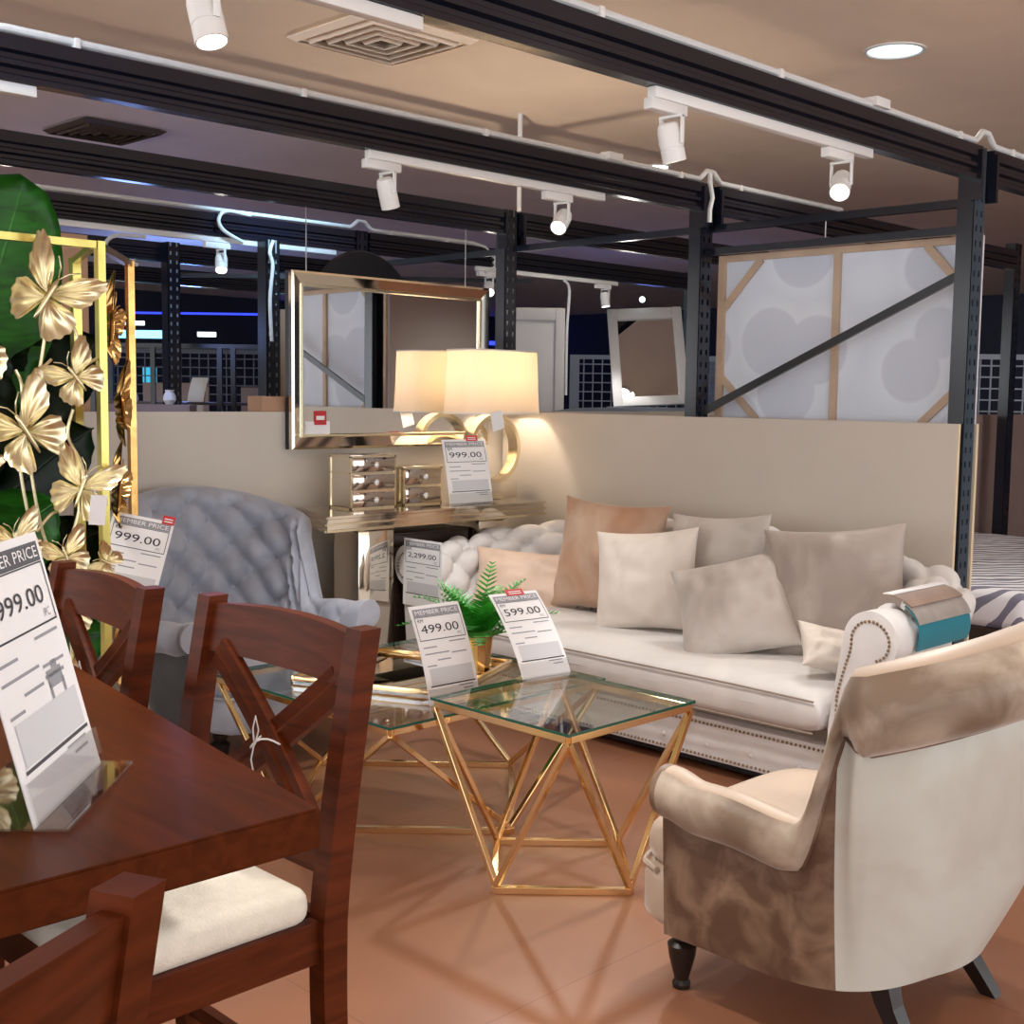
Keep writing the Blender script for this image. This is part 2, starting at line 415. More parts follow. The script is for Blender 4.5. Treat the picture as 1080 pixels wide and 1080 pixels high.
# upright frame along the right-hand board: three posts, rails and a brace
fr = thing('rack_upright_frame', 'dark slate steel rack frame of perforated posts rising behind the sofa board', 'rack frame', (XW, 3.79, 0))
for y, mm in ((2.39, 'post'), (3.79, 'rack'), (YW, 'postdark')):
    ol = 'slot_pale' if y == YW else 'slot_dark'
    part('post', post_bm(XW, y + 0.0375, 0, 2.555), [mm, ol, 'rack' if mm != 'postdark' else 'postdark'], fr, smooth=False)
for y0, y1, z in ((2.46, 3.79, 2.335), (2.46, 3.79, 2.222), (3.86, YW, 2.335)):
    bm = new(); bar(bm, (XW + 0.03, y0, z), (XW + 0.03, y1, z), 0.03, 0.035); part('cross_rail', bm, 'rack', fr, smooth=False)
bm = new(); bar(bm, (XW + 0.005, 2.46, 2.035), (XW + 0.005, 3.80, 1.42), 0.02, 0.036); part('diagonal_brace', bm, 'dark', fr, smooth=False)
bm = new(); box(bm, (XW + 0.002, 2.433, 1.80), (0.02, 0.003, 0.10), Matrix.Rotation(0.25, 4, 'Y')); part('paper_strip', bm, 'paper', fr, smooth=False, label='small white paper strip stuck on post')

def connector(bm, x, y, zb, side):
    box(bm, (x + side * 0.012, y - 0.028, zb + 0.05), (0.02, 0.065, 0.20))
beams = [('nearest', 2.39, 'upper navy rack beam nearest the viewer carrying the track over the near post'),
         ('second', 3.79, 'navy rack beam running to the middle post, track with two spotlights beneath'),
         ('third', YW, 'plain dark rack beam running into the post behind the lamp')]
for _, y, lab in beams:
    b = thing('rack_beam', lab, 'rack beam', (XL, y, 2.41), group=None)
    part('beam_rail', beam_bm(XL, XW - 0.05, y + 0.02, 2.41), 'rack', b, smooth=False)
    bm = new(); connector(bm, XW - 0.06, y + 0.02, 2.38, -1); part('beam_connector', bm, 'rack', b, smooth=False)
for y, lab in ((2.39, 'navy rack beam continuing right from the near post out of the picture'),
               (3.79, 'navy rack beam continuing right from the middle post above the canvas'),
               (YW, 'dark rack beam continuing right from the post behind the lamp')):
    b = thing('rack_beam', lab, 'rack beam', (XW + 0.05, y, 2.41))
    part('beam_rail', beam_bm(XW + 0.055, XR, y + 0.02, 2.41), 'rack', b, smooth=False)
    bm = new(); connector(bm, XW + 0.06, y + 0.02, 2.38, 1); part('beam_connector', bm, 'rack', b, smooth=False)
    if y < 4.5:
        bm = post_bm(XR + 0.05, y + 0.03, 0, 2.6)
        part('end_post', bm, ['rack', 'slot_dark', 'rack'], b, smooth=False)
# racks behind the back board
for y, x0, x1, lab in ((6.60, 0.6, 5.10, 'blue-lit rack beam behind the mirror with a white conduit on top'),
                       (6.60, 5.22, 8.70, 'dark rack beam far behind the lamp ending near the leaning mirror'),
                       (8.20, 0.6, 6.4, 'farther navy rack beam behind the left post with blue glints'),
                       (9.9, 1.0, 8.6, 'farthest dark rack beam above the blue shop lights')):
    b = thing('rack_beam', lab, 'rack beam', (x0, y, 2.41))
    part('beam_rail', beam_bm(x0, x1, y, 2.41), 'rack', b, smooth=False)
    if y == 6.60 and x0 < 1:
        part('end_post', post_bm(XW + 0.005, y - 0.01, 1.9, 2.55), ['rack', 'slot_dark', 'rack'], b, smooth=False)
    if x1 == 8.70:
        part('end_post', post_bm(8.75, y - 0.01, 0, 2.56), ['post', 'slot_dark', 'post'], b, smooth=False)
o = single('rack_post', post_bm(4.38, 6.48, 0, 2.41, 0.10, 0.09), ['dark', 'slot_pale', 'dark'], 'black rack post with pale slots just left of the gold mirror', 'rack post', (4.38, 6.48, 0), smooth=False)
o = single('rack_post', post_bm(4.66, 8.12, 0, 2.545, 0.10, 0.09), ['rack', 'slot_pale', 'rack'], 'slim blue-lit rack post in the left background shop', 'rack post', (4.66, 8.12, 0), smooth=False)
bm = new(); bar(bm, (4.75, 8.2, 2.33), (6.9, 6.7, 2.36), 0.02, 0.03); single('cross_bar', bm, 'dark', 'thin dark diagonal bar right of the far blue post', 'bar', (4.75, 8.2, 2.33), smooth=False)
bm = new(); bar(bm, (XW + 0.02, 5.26, 2.325), (XW + 0.02, 6.55, 2.325), 0.03, 0.035); single('cross_bar', bm, 'dark', 'dark bar running back from the lamp post above the mirror', 'bar', (XW + 0.02, 5.26, 2.31), smooth=False)

# white conduits on the beams
def hump(x): return [(x - 0.09, 0.0), (x - 0.06, 0.02), (x - 0.03, 0.045), (x + 0.03, 0.045), (x + 0.06, 0.02), (x + 0.09, 0.0)]
zc = 2.565
for y, x0, x1, lab in ((2.39, XL, 8.6, 'white conduit pipe along the beam nearest the viewer'), (3.79, 1.63, 6.4, 'white conduit pipe along the beam over the middle post'),
                       (6.57, 0.7, 6.25, 'blue-lit white conduit pipe above the gold mirror')):
    pts = []
    if y == 3.79: pts = [(1.55, y - 0.01, zc - 0.03), (1.58, y - 0.01, zc - 0.005)]
    pts += [(x0, y - 0.01, zc)] + [(px, y - 0.01, zc + pz) for px, pz in hump(XW)]
    if y > 6: pts += [(6.15, y - 0.01, zc), (6.27, y - 0.01, zc - 0.02), (6.36, y - 0.01, zc - 0.08), (6.36, y - 0.01, zc - 0.15), (6.27, y - 0.01, zc - 0.195)]
    else: pts += [(x1, y - 0.01, zc)]
    t = thing('conduit_pipe', lab, 'pipe', (x0, y, zc - 0.013))
    bm = new(); tube(bm, pts, 0.013, 10); part('pipe', bm, 'conduit', t)
    for cx in ((1.85, 2.7, 3.6, 4.9, 5.4) if y < 4 else (5.4, 5.9)):
        bm = new(); box(bm, (cx, y - 0.01, zc - 0.004), (0.022, 0.04, 0.032), bev=0.004); part('pipe_clip', bm, 'white', t)
    if y < 4:
        bm = new(); box(bm, (4.25 if y < 3 else 4.4, y - 0.01, zc + 0.012), (0.10, 0.06, 0.035), bev=0.005); part('junction_box', bm, 'white', t)
bm = new(); tube(bm, [(5.20, 5.16, 2.55), (5.20, 5.16, 3.1)], 0.014, 10); single('conduit_drop', bm, 'conduit', 'vertical white conduit from the ceiling to the post behind the lamp', 'pipe', (5.20, 5.16, 2.55))
bm = new(); tube(bm, [(XW - 0.02, 3.765, 2.60), (XW - 0.025, 3.76, 2.55), (XW - 0.01, 3.755, 2.48), (XW - 0.03, 3.755, 2.42), (XW - 0.03, 3.755, 2.36)], 0.012, 8); single('hanging_cable', bm, 'conduit', 'white cable hanging down the middle post top', 'cable', (XW - 0.02, 3.76, 2.36))

# hanging wires
for p, z0, lab in (((3.83, 5.33), 2.10, 'thin hanging wire above the left half of the gold mirror'), ((4.94, 5.33), 2.08, 'thin hanging wire above the right half of the gold mirror'), ((XW + 0.06, 3.156), 2.2, 'thin wire holding the canvas to its rail')):
    bm = new(); tube(bm, [(p[0], p[1], z0), (p[0], p[1], 2.55 if p[0] < 5 else 2.335)], 0.003, 6); single('wire', bm, 'ward', lab, 'wire', (p[0], p[1], z0))

# ------------------------------------------------------------------ track lights
def spotlight(pos, aim, label, power=60, lit=True, angle=65, color=(1.0, 0.98, 0.955), blend=0.6, sc=1.0):
    """pos = underside of track; head hangs below, pointing along aim"""
    p = Vector(pos); t = thing('track_spotlight', label, 'spotlight', p)
    bm = new(); box(bm, (0, 0, -0.018), (0.17, 0.036, 0.034), bev=0.004); part('adapter', bm, 'white', t, local=True)
    hp = Vector((0.03, 0, -0.118))
    bm = new()
    for sy in (-0.040, 0.040): box(bm, (0.03, sy, -0.08), (0.016, 0.006, 0.085), bev=0.002)
    box(bm, (0.03, 0, -0.040), (0.018, 0.086, 0.008)); part('yoke', bm, 'white', t, local=True)
    a = Vector(aim).normalized(); Q = a.to_track_quat('Z', 'Y').to_matrix().to_4x4()
    L = 0.110; r = 0.036
    bm = new()
    lathe(bm, [(0.022, -L * 0.55), (r * 0.86, -L * 0.5), (r, -L * 0.3), (r, L * 0.12), (r * 0.95, L * 0.13), (r * 0.95, L * 0.145), (r, L * 0.155), (r, L * 0.5), (r * 0.88, L * 0.5), (r * 0.86, L * 0.40)], hp, 24, Q)
    part('lamp_head', bm, 'white', t, local=True, ang=28)
    bm = new(); lathe(bm, [(0.001, L * 0.42), (r * 0.86, L * 0.42)], hp, 24, Q, cap=False); part('lens', bm, 'lens' if lit else 'lens_dim', t, local=True)
    if power:
        l = bpy.data.lights.new('spot', 'SPOT'); l.energy = power * 0.72; l.spot_size = radians(angle); l.spot_blend = blend; l.color = color; l.shadow_soft_size = 0.07
        lo = bpy.data.objects.new('spot_beam', l); COL.objects.link(lo)
        lo.location = p + hp + a * (L * 0.56); lo.rotation_euler = a.to_track_quat('-Z', 'Y').to_euler(); lo['kind'] = 'light'
    return t
def track(x0, x1, y, label, zb=2.41):
    bm = new(); box(bm, ((x0 + x1) / 2, y, zb - 0.0175), (x1 - x0, 0.034, 0.033), bev=0.003)
    single('light_track', bm, 'white', label, 'light track', (x0, y, zb - 0.034))
ZT = 2.376
track(2.95, 4.22, 2.385, 'white track under the beam nearest the viewer, two spotlights on it')
track(3.0, 4.35, 3.785, 'white track under the second beam, above the gold mirror')
track(0.6, 1.72, 3.785, 'short white track end at the upper left picture edge')
track(1.3, 2.05, 2.385, 'white track out of view holding the topmost left spotlight')
track(3.0, 4.95, 6.575, 'white track with a cable loop in the left background')
track(6.2, 7.75, 6.575, 'white track in the background right of the lamp post')
def aim(frm, to): return Vector(to) - Vector((frm[0], frm[1], 2.24))
spotlight((3.02, 2.385, ZT), aim((3.02, 2.385), (3.6, 2.2, 0.0)), 'white track spotlight left of two on the nearest track, facing away', 60, False)
spotlight((4.0, 2.385, ZT), (-0.72, -0.35, -0.6), 'lit white track spotlight right of two on the nearest track', 75, True, 70)
spotlight((3.07, 3.785, ZT), (0.35, 0.10, -0.9), 'white track spotlight at the left end of the second track, facing away', 60, False)
spotlight((4.05, 3.785, ZT), (-0.72, -0.30, -0.62), 'lit white track spotlight at the right end of the second track', 75, True, 70)
spotlight((1.43, 2.385, 2.40), (0.05, -0.30, -0.95), 'large lit white spotlight at the top left of the picture', 60, True, 75)
spotlight((4.08, 6.575, ZT), (-0.3, -0.45, -0.8), 'lit spotlight in the left background left of the gold mirror', 50, True)
spotlight((6.30, 6.575, ZT), (-0.5, -0.6, -0.6), 'lit spotlight glowing just above the right corner of the gold mirror', 45, True)
spotlight((7.58, 6.575, ZT), (0.05, -0.1, -0.95), 'small lit spotlight in the background right of the lamp post', 40, True)
# cable loops behind
def cable(pts, label, r=0.011):
    t = [Vector(p) for p in pts]; out = []
    for i in range(len(t) - 1):
        p0 = t[max(i - 1, 0)]; p1 = t[i]; p2 = t[i + 1]; p3 = t[min(i + 2, len(t) - 1)]
        for k in range(6):
            u = k / 6; out.append(0.5 * ((2 * p1) + (p2 - p0) * u + (2 * p0 - 5 * p1 + 4 * p2 - p3) * u * u + (3 * p1 - p0 - 3 * p2 + p3) * u ** 3))
    out.append(t[-1]); bm = new(); tube(bm, out, r, 8); return single('cable', bm, 'conduit', label, 'cable', pts[-1])
cable([(4.30, 6.55, 2.555), (4.12, 6.53, 2.56), (4.06, 6.52, 2.50), (4.10, 6.52, 2.44), (4.24, 6.54, 2.39)], 'white cable loop from conduit down to the background track')
cable([(3.60, 6.55, 2.36), (3.42, 6.55, 2.35), (3.36, 6.55, 2.29), (3.42, 6.55, 2.23), (3.55, 6.55, 2.20)], 'white cable loop at far left beside the butterfly screen')
cable([(4.36, 6.40, 2.40), (4.335, 6.40, 2.33), (4.355, 6.40, 2.25), (4.335, 6.40, 2.05), (4.345, 6.40, 1.8)], 'white cable hanging down the black post left of the mirror')
cable([(7.10, 6.55, 2.37), (7.16, 6.55, 2.30), (7.14, 6.55, 2.0), (7.14, 6.55, 1.5)], 'grey cable hanging beside the white wardrobe')

# ------------------------------------------------------------------ ceiling fixtures
def vent(x0, x1, y0, y1, label, dark=False):
    cx, cy = (x0 + x1) / 2, (y0 + y1) / 2; w, h = (x1 - x0), (y1 - y0)
    t = thing('ceiling_vent', label, 'air vent', (cx, cy, ZC))
    bm = new(); box(bm, (cx, cy, ZC - 0.003), (w * 0.9, h * 0.9, 0.004)); part('backing', bm, 'vent_in', t, smooth=False)
    bm = new()
    for k in range(5):
        s0 = 1 - 0.19 * k; s1 = s0 - (0.10 if k == 0 else 0.055); z0 = ZC - 0.012; z1 = ZC - 0.032 if k == 0 else ZC - 0.040
        A = [(sx * w / 2 * s0, sy * h / 2 * s0, z0) for sx, sy in ((-1, -1), (1, -1), (1, 1), (-1, 1))]
        B = [(sx * w / 2 * s1, sy * h / 2 * s1, z1) for sx, sy in ((-1, -1), (1, -1), (1, 1), (-1, 1))]
        a = [bm.verts.new((cx + p[0], cy + p[1], p[2])) for p in A]; b = [bm.verts.new((cx + p[0], cy + p[1], p[2])) for p in B]
        c = [bm.verts.new((cx + p[0], cy + p[1], p[2] - 0.004)) for p in A]; d = [bm.verts.new((cx + p[0], cy + p[1], p[2] - 0.004)) for p in B]
        for i in range(4):
            j = (i + 1) % 4
            bm.faces.new((a[i], a[j], b[j], b[i])); bm.faces.new((c[i], c[j], d[j], d[i])); bm.faces.new((a[i], a[j], c[j], c[i])); bm.faces.new((b[i], b[j], d[j], d[i]))
    part('louvre', bm, 'vent_in' if dark else 'ceiling', t, smooth=False)
vent(3.36, 3.98, 4.22, 4.82, 'large square ceiling air vent near the top of the picture')
vent(3.52, 4.06, 7.1, 7.65, 'smaller dark ceiling air vent farther left above the butterfly screen', True)

def downlight(x, y, label, power, lens='lens_blue', r=0.13, angle=140, color=(1.0, 0.94, 0.86), group=None):
    t = thing('recessed_downlight', label, 'ceiling light', (x, y, ZC), group=group)
    bm = new(); lathe(bm, [(r, 0.0), (r + 0.012, -0.002), (r + 0.012, -0.008), (r - 0.004, -0.010), (r - 0.012, -0.002)], (x, y, ZC), 32, cap=False); part('trim_ring', bm, 'white', t)
    bm = new(); lathe(bm, [(0.001, -0.004), (r - 0.008, -0.004)], (x, y, ZC), 32, cap=False); part('lens', bm, lens, t)
    if power:
        l = bpy.data.lights.new('downlight', 'SPOT'); l.energy = power * 0.85; l.spot_size = radians(angle); l.spot_blend = 1.0; l.color = color; l.shadow_soft_size = 0.12
        lo = bpy.data.objects.new('downlight_beam', l); COL.objects.link(lo); lo.location = (x, y, ZC - 0.02); lo['kind'] = 'light'
downlight(5.41, 2.95, 'round recessed ceiling light with bluish glow at upper right', 110)
for i, (x, y, pw) in enumerate(((2.1, 0.6, 80), (1.0, 3.4, 75), (-0.6, 0.2, 60), (4.6, 0.2, 90), (8.0, 2.2, 80), (3.9, 9.0, 26), (8.6, 8.4, 34), (7.0, 5.6, 50), (11.0, -0.6, 80))):  # added downlights out of view, general fill for the room
    downlight(x, y, 'added round recessed ceiling light for fill, outside or above the picture', pw, 'lens', 0.09, 150, group='added fill ceiling lights out of view')

# ------------------------------------------------------------------ canvas back on the rack
cv = thing('stretched_canvas', 'large white canvas seen from its back with wooden stretcher bars', 'canvas', (XW + 0.13, 3.125, ZB + 0.004))
x = XW + 0.13; y0, y1, z0, z1 = 2.43, 3.80, 1.36, 2.21
bm = new(); box(bm, (x + 0.015, (y0 + y1) / 2, (z0 + z1) / 2), (0.012, y1 - y0, z1 - z0)); part('canvas_sheet', bm, 'canvas', cv, smooth=False)
bm = new()
for c, s in (((x, y0 + 0.02, (z0 + z1) / 2), (0.02, 0.04, z1 - z0)), ((x, y1 - 0.02, (z0 + z1) / 2), (0.02, 0.04, z1 - z0)), ((x, (y0 + y1) / 2, z1 - 0.016), (0.02, y1 - y0 - 0.08, 0.032)), ((x, (y0 + y1) / 2, z0 + 0.016), (0.02, y1 - y0 - 0.08, 0.032))):
    box(bm, c, s)
part('stretcher_frame', bm, 'pine', cv, smooth=False)
bm = new(); box(bm, (x, 3.125, (z0 + z1) / 2), (0.018, 0.036, z1 - z0 - 0.06)); part('centre_bar', bm, 'pine', cv, smooth=False)
for (a, b) in (((y0 + 0.03, z1 - 0.27), (y0 + 0.25, z1 - 0.03)), ((y1 - 0.03, z1 - 0.27), (y1 - 0.25, z1 - 0.03)), ((y0 + 0.03, z0 + 0.24), (y0 + 0.25, z0 + 0.03)), ((y1 - 0.03, z0 + 0.24), (y1 - 0.25, z0 + 0.03))):
    bm = new(); bar(bm, (x - 0.002, a[0], a[1]), (x - 0.002, b[0], b[1]), 0.035, 0.014, up=(1, 0, 0)); part('corner_brace', bm, 'pine', cv, smooth=False)

# ------------------------------------------------------------------ upholstery sweep
def path_pts(segs, step):
    """list of ('L',p0,p1) / ('A',c,r,a0,a1[,ry]) -> points with outward normals (to the right of travel given by sign)"""
    P = []
    for s in segs:
        if s[0] == 'L':
            a, b = Vector(s[1]), Vector(s[2]); n = max(2, int((b - a).length / step))
            P += [a.lerp(b, k / n) for k in range(n)]
        else:
            _, c, rx, ry, a0, a1 = s; n = max(4, int(abs(a1 - a0) * max(rx, ry) / step))
            P += [Vector((c[0] + rx * cos(a0 + (a1 - a0) * k / n), c[1] + ry * sin(a0 + (a1 - a0) * k / n))) for k in range(n)]
    last = segs[-1]
    P.append(Vector(last[2]) if last[0] == 'L' else Vector((last[1][0] + last[2] * cos(last[5]), last[1][1] + last[3] * sin(last[5]))))
    S = [0.0]
    for a, b in zip(P, P[1:]): S.append(S[-1] + (b - a).length)
    N = []
    for i in range(len(P)):
        t = (P[min(i + 1, len(P) - 1)] - P[max(i - 1, 0)]).normalized(); N.append(Vector((t.y, -t.x)))
    return P, N, S

def roll_profile(top, r, z0, lean, nin=26, nroll=22, aend=-70, mr=(0.55, 0.85), mz=(0.02, 0.10)):
    """inner face then roll: list of (n, z, nn, nz, v, mask)"""
    out = []; zc_ = top - r; nc = lean + r
    v = 0.0; prev = None
    for k in range(nin):
        t = k / nin; z = lerp(z0, zc_, t); n = lean * t ** 1.2
        out.append([n, z, -1.0, 0.0]);
    for k in range(nroll + 1):
        a = radians(180 - (180 - aend) * k / nroll)
        out.append([nc + r * cos(a), zc_ + r * sin(a), cos(a), sin(a)])
    res = []
    for k, q in enumerate(out):
        if prev: v += math.hypot(q[0] - prev[0], q[1] - prev[1])
        prev = q
        m = sstep(mz[0], mz[1], v)
        if k >= nin: m *= 1 - sstep(mr[0], mr[1], (k - nin) / nroll)
        res.append((q[0], q[1], q[2], q[3], v, m))
    return res

def tufted(segs, step, topf, rf, z0, leanf, ds, dv, amp, voff, nin=26, nroll=22, sphase=0.0, aend=-70, maskf=None, mr=(0.55, 0.85), mz=(0.02, 0.10)):
    P, N, S = path_pts(segs, step); bm = new(); V = []; btn = []
    profs = []
    for i in range(len(P)):
        s = S[i]; pr = roll_profile(topf(s), rf(s), z0, leanf(s), nin, nroll, aend, mr, mz); profs.append(pr); row = []
        for (n, z, nn, nz, v, m) in pr:
            vv = (pr[-1][4] - v) - voff
            a = (s + sphase) / ds + vv / dv; b = (s + sphase) / ds - vv / dv
            h = (abs(sin(pi * a)) * abs(sin(pi * b))) ** 0.48
            if maskf: m *= maskf(s, S[-1])
            da, db = a - round(a), b - round(b)
            pit = math.exp(-(((da + db) * ds / 2) ** 2 + ((da - db) * dv / 2) ** 2) / 0.0006)
            d = amp * (h - 0.75 - 0.35 * pit) * m
            q = P[i] + N[i] * (n + nn * d); row.append(bm.verts.new((q.x, q.y, z + nz * d)))
        V.append(row)
    for i in range(len(V) - 1):
        for j in range(len(V[0]) - 1): bm.faces.new((V[i][j], V[i + 1][j], V[i + 1][j + 1], V[i][j + 1]))
    # buttons where the diamond corners meet
    tot = S[-1]; vmax = max(p[-1][4] for p in profs)
    for ia in range(-60, 120):
        for ib in range(-60, 120):
            s = ds * (ia + ib) / 2 - sphase; vv = dv * (ia - ib) / 2
            if not (0.05 < s < tot - 0.05): continue
            i = min(range(len(S)), key=lambda k: abs(S[k] - s)); pr = profs[i]; v = pr[-1][4] - (vv + voff)
            if not (0 < v < pr[-1][4]): continue
            k = min(range(len(pr)), key=lambda k: abs(pr[k][4] - v)); n, z, nn, nz, _, m = pr[k]
            if maskf: m *= maskf(s, tot)
            if m < 0.6: continue
            d = -amp * 0.98; q = P[i] + N[i] * (n + nn * d); btn.append((q.x, q.y, z + nz * d))
    for b in btn: ball(bm, b, 0.011, (1, 1, 1), 8, 6)
    return bm, P, N, S, profs

def outer_skin(P, N, S, profs, i0, i1, zb, nbf, nz_=10, push=0.0, ex=0.8):
    """outside cloth from under the roll down to zb"""
    bm = new(); V = []
    for i in range(i0, i1 + 1):
        n0, z0 = profs[i][-1][0], profs[i][-1][1]; n1 = nbf(S[i]); row = []
        for k in range(nz_ + 1):
            t = k / nz_; n = lerp(n0, n1, t ** ex) + push * sin(pi * t); q = P[i] + N[i] * n
            row.append(bm.verts.new((q.x, q.y, lerp(z0, zb, t))))
        V.append(row)
    for i in range(len(V) - 1):
        for j in range(nz_): bm.faces.new((V[i][j], V[i + 1][j], V[i + 1][j + 1], V[i][j + 1]))
    return bm

def end_cap(P, N, prof, nb, zb, fwd, thick=0.02):
    """front panel closing the shell at a path end; returns bm + outline"""
    outl = [(p[0], p[1]) for p in prof] + [(nb, zb), (prof[0][0] + 0.0, zb)]
    bm = new(); F = Vector((fwd[0], fwd[1], 0))
    a = [bm.verts.new((P.x + N.x * n, P.y + N.y * n, z)) for n, z in outl]
    b = [bm.verts.new(v.co + F * thick) for v in a]
    k = len(a)
    for i in range(k): bm.faces.new((a[i], a[(i + 1) % k], b[(i + 1) % k], b[i]))
    bm.faces.new(b); return bm, outl

# ------------------------------------------------------------------ sofa
SX0, SXI, SY0, SY1 = 3.99, 4.70, 2.32, 4.52
sofa = thing('chesterfield_sofa', 'long pearl velvet sofa with tufted rolled arms and nailhead trim', 'sofa', (4.45, 3.49, 0))
R = 0.26
segs = [('L', (SX0, SY0), (SXI - R, SY0)), ('A', (SXI - R, SY0 + R), R, R, -pi / 2, 0), ('L', (SXI, SY0 + R), (SXI, SY1 - R)), ('A', (SXI - R, SY1 - R), R, R, 0, pi / 2), ('L', (SXI - R, SY1), (SX0, SY1))]
tot = 2 * (SXI - R - SX0) + pi * R + (SY1 - SY0 - 2 * R)
def stop(s):
    e = min(s, tot - s); return 0.757 + 0.098 * sstep(0.2, 0.95, e) + 0.05 * sstep(0.95, 1.5, e)
def srad(s):
    return 0.105
bm, P, N, S, PR = tufted(segs, 0.0135, stop, srad, 0.30, lambda s: 0.05, 0.20, 0.20, 0.056, 0.05, nin=34, nroll=28, sphase=0.03,
                         maskf=lambda s, T: sstep(0.05, 0.2, s) * sstep(0.05, 0.2, T - s))
part('tufted_shell', bm, 'sofa', sofa, ang=80)
bm = outer_skin(P, N, S, PR, 0, len(P) - 1, 0.07, lambda s: 0.15); part('outer_cover', bm, 'sofa', sofa)
for idx, sgn in ((0, 1), (len(P) - 1, -1)):
    bm, outl = end_cap(P[idx], N[idx], PR[idx], 0.15, 0.07, (-1, 0), 0.022); part('arm_front', bm, 'sofa', sofa, smooth=False)
    bm = new(); pts = []
    cz = PR[idx][0][1]
    cen = (0.155, 0.60)
    path = []
    for (n, z) in outl[34 - 24:-2] if True else []:
        dx, dz = n - cen[0], z - cen[1]; L = math.hypot(dx, dz); path.append((n - dx / L * 0.036, z - dz / L * 0.036))
    path = [(0.032, 0.10 + 0.035 * k) for k in range(10)] + path
    fine = [(lerp(p_[0], q_[0], f_ / 12), lerp(p_[1], q_[1], f_ / 12)) for p_, q_ in zip(path, path[1:]) for f_ in range(12)]
    acc = 1.0; prev = fine[0]
    for q in fine:
        acc += math.hypot(q[0] - prev[0], q[1] - prev[1]); prev = q
        if acc > 0.0155:
            acc = 0; ball(bm, (P[idx].x - 0.024, P[idx].y + N[idx].y * q[0], q[1]), 0.0062, u=6, v=4)
    o = part('nailhead_trim', bm, 'brass_nail', sofa, label='antique brass nailheads'); o['kind'] = 'stuff'
# base with tufted apron
bm = new(); box(bm, (4.34, 3.42, 0.14), (0.66, 2.19, 0.17), bev=0.015)
box(bm, (4.70, 3.42, 0.15), (0.3, 2.3, 0.17), bev=0.01)
for y in [2.45 + 0.215 * k for k in range(11)]:
    ball(bm, (4.0, y, 0.125), 0.013, (0.5, 1, 1))
part('base_apron', bm, 'sofa', sofa)
bm = new()
for zz in (0.204, 0.074):
    for k in range(111): ball(bm, (4.008, 2.36 + k * 0.0193, zz), 0.0062, u=6, v=4)
o = part('apron_nailheads', bm, 'brass_nail', sofa, label='rows of antique nailheads along the apron'); o['kind'] = 'stuff'
bm = new(); box(bm, (4.40, 3.42, 0.245), (0.66, 2.16, 0.05)); part('gap_shade_deck', bm, 'sofa_dark', sofa, smooth=False)  # added slab, its darker tone paints the shadow gap under the cushion
bm = new(); box(bm, (4.42, 3.42, 0.04), (0.66, 2.3, 0.055)); part('plinth', bm, 'dark', sofa, smooth=False)
for x in (4.10, 4.78):
    for y in (2.28, 4.56):
        bm = new(); lathe(bm, [(0.022, 0), (0.03, 0.03), (0.036, 0.075)], (x, y, 0), 16); part('leg', bm, 'espresso', sofa)
# seat cushion
def cushion(cx, cy, w, d, z0, z1, crown, nu=40, nv=60, n=9.0, bulge=0.0):
    """w along X, d along Y, soft rounded slab"""
    bm = new(); top = []; nr = 18
    def pt(i, j):
        u = -1 + 2 * i / (nu - 1); v = -1 + 2 * j / (nv - 1); return u, v
    for sgn in (1, -1):
        V = []
        for i in range(nu):
            row = []
            for j in range(nv):
                u, v = pt(i, j)
                u2 = math.copysign(1 - (1 - abs(u)) ** 1.6, u); v2 = math.copysign(1 - (1 - abs(v)) ** 1.6, v)
                e = max(0.0, 1 - abs(u2) ** n) * max(0.0, 1 - abs(v2) ** (n * 2))
                hh = (z1 - z0) / 2 * (e ** 0.30) + (crown * (1 - u2 * u2) * (1 - v2 ** 6) if sgn > 0 else 0)
                wob = 0.004 * noise.noise(Vector((u2 * 2, v2 * 5, sgn)))
                bx = 1 + bulge * (1 - v2 * v2) if u2 < 0 else 1
                row.append(bm.verts.new((cx + u2 * w / 2 * bx, cy + v2 * d / 2, (z0 + z1) / 2 + sgn * hh + (wob if sgn > 0 else 0))))
            V.append(row)
        for i in range(nu - 1):
            for j in range(nv - 1):
                q = (V[i][j], V[i + 1][j], V[i + 1][j + 1], V[i][j + 1]); bm.faces.new(q if sgn > 0 else q[::-1])
    bmesh.ops.remove_doubles(bm, verts=bm.verts[:], dist=0.0008)
    return bm
sc_ = part('seat_cushion', cushion(4.31, 3.42, 0.76, 2.18, 0.262, 0.437, 0.022), 'sofa', sofa, ang=75)
bm = new(); tube(bm, [(3.928, 2.36, 0.402), (3.926, 2.7, 0.408), (3.926, 3.49, 0.41), (3.926, 4.2, 0.408), (3.928, 4.48, 0.402)], 0.004, 8)
part('piping', bm, 'sofa_dark', sc_, root=sofa)
bm = new(); tube(bm, [(3.932, 2.36, 0.282), (3.932, 3.49, 0.279), (3.932, 4.48, 0.282)], 0.005, 8); part('piping', bm, 'sofa_dark', sc_, root=sofa)

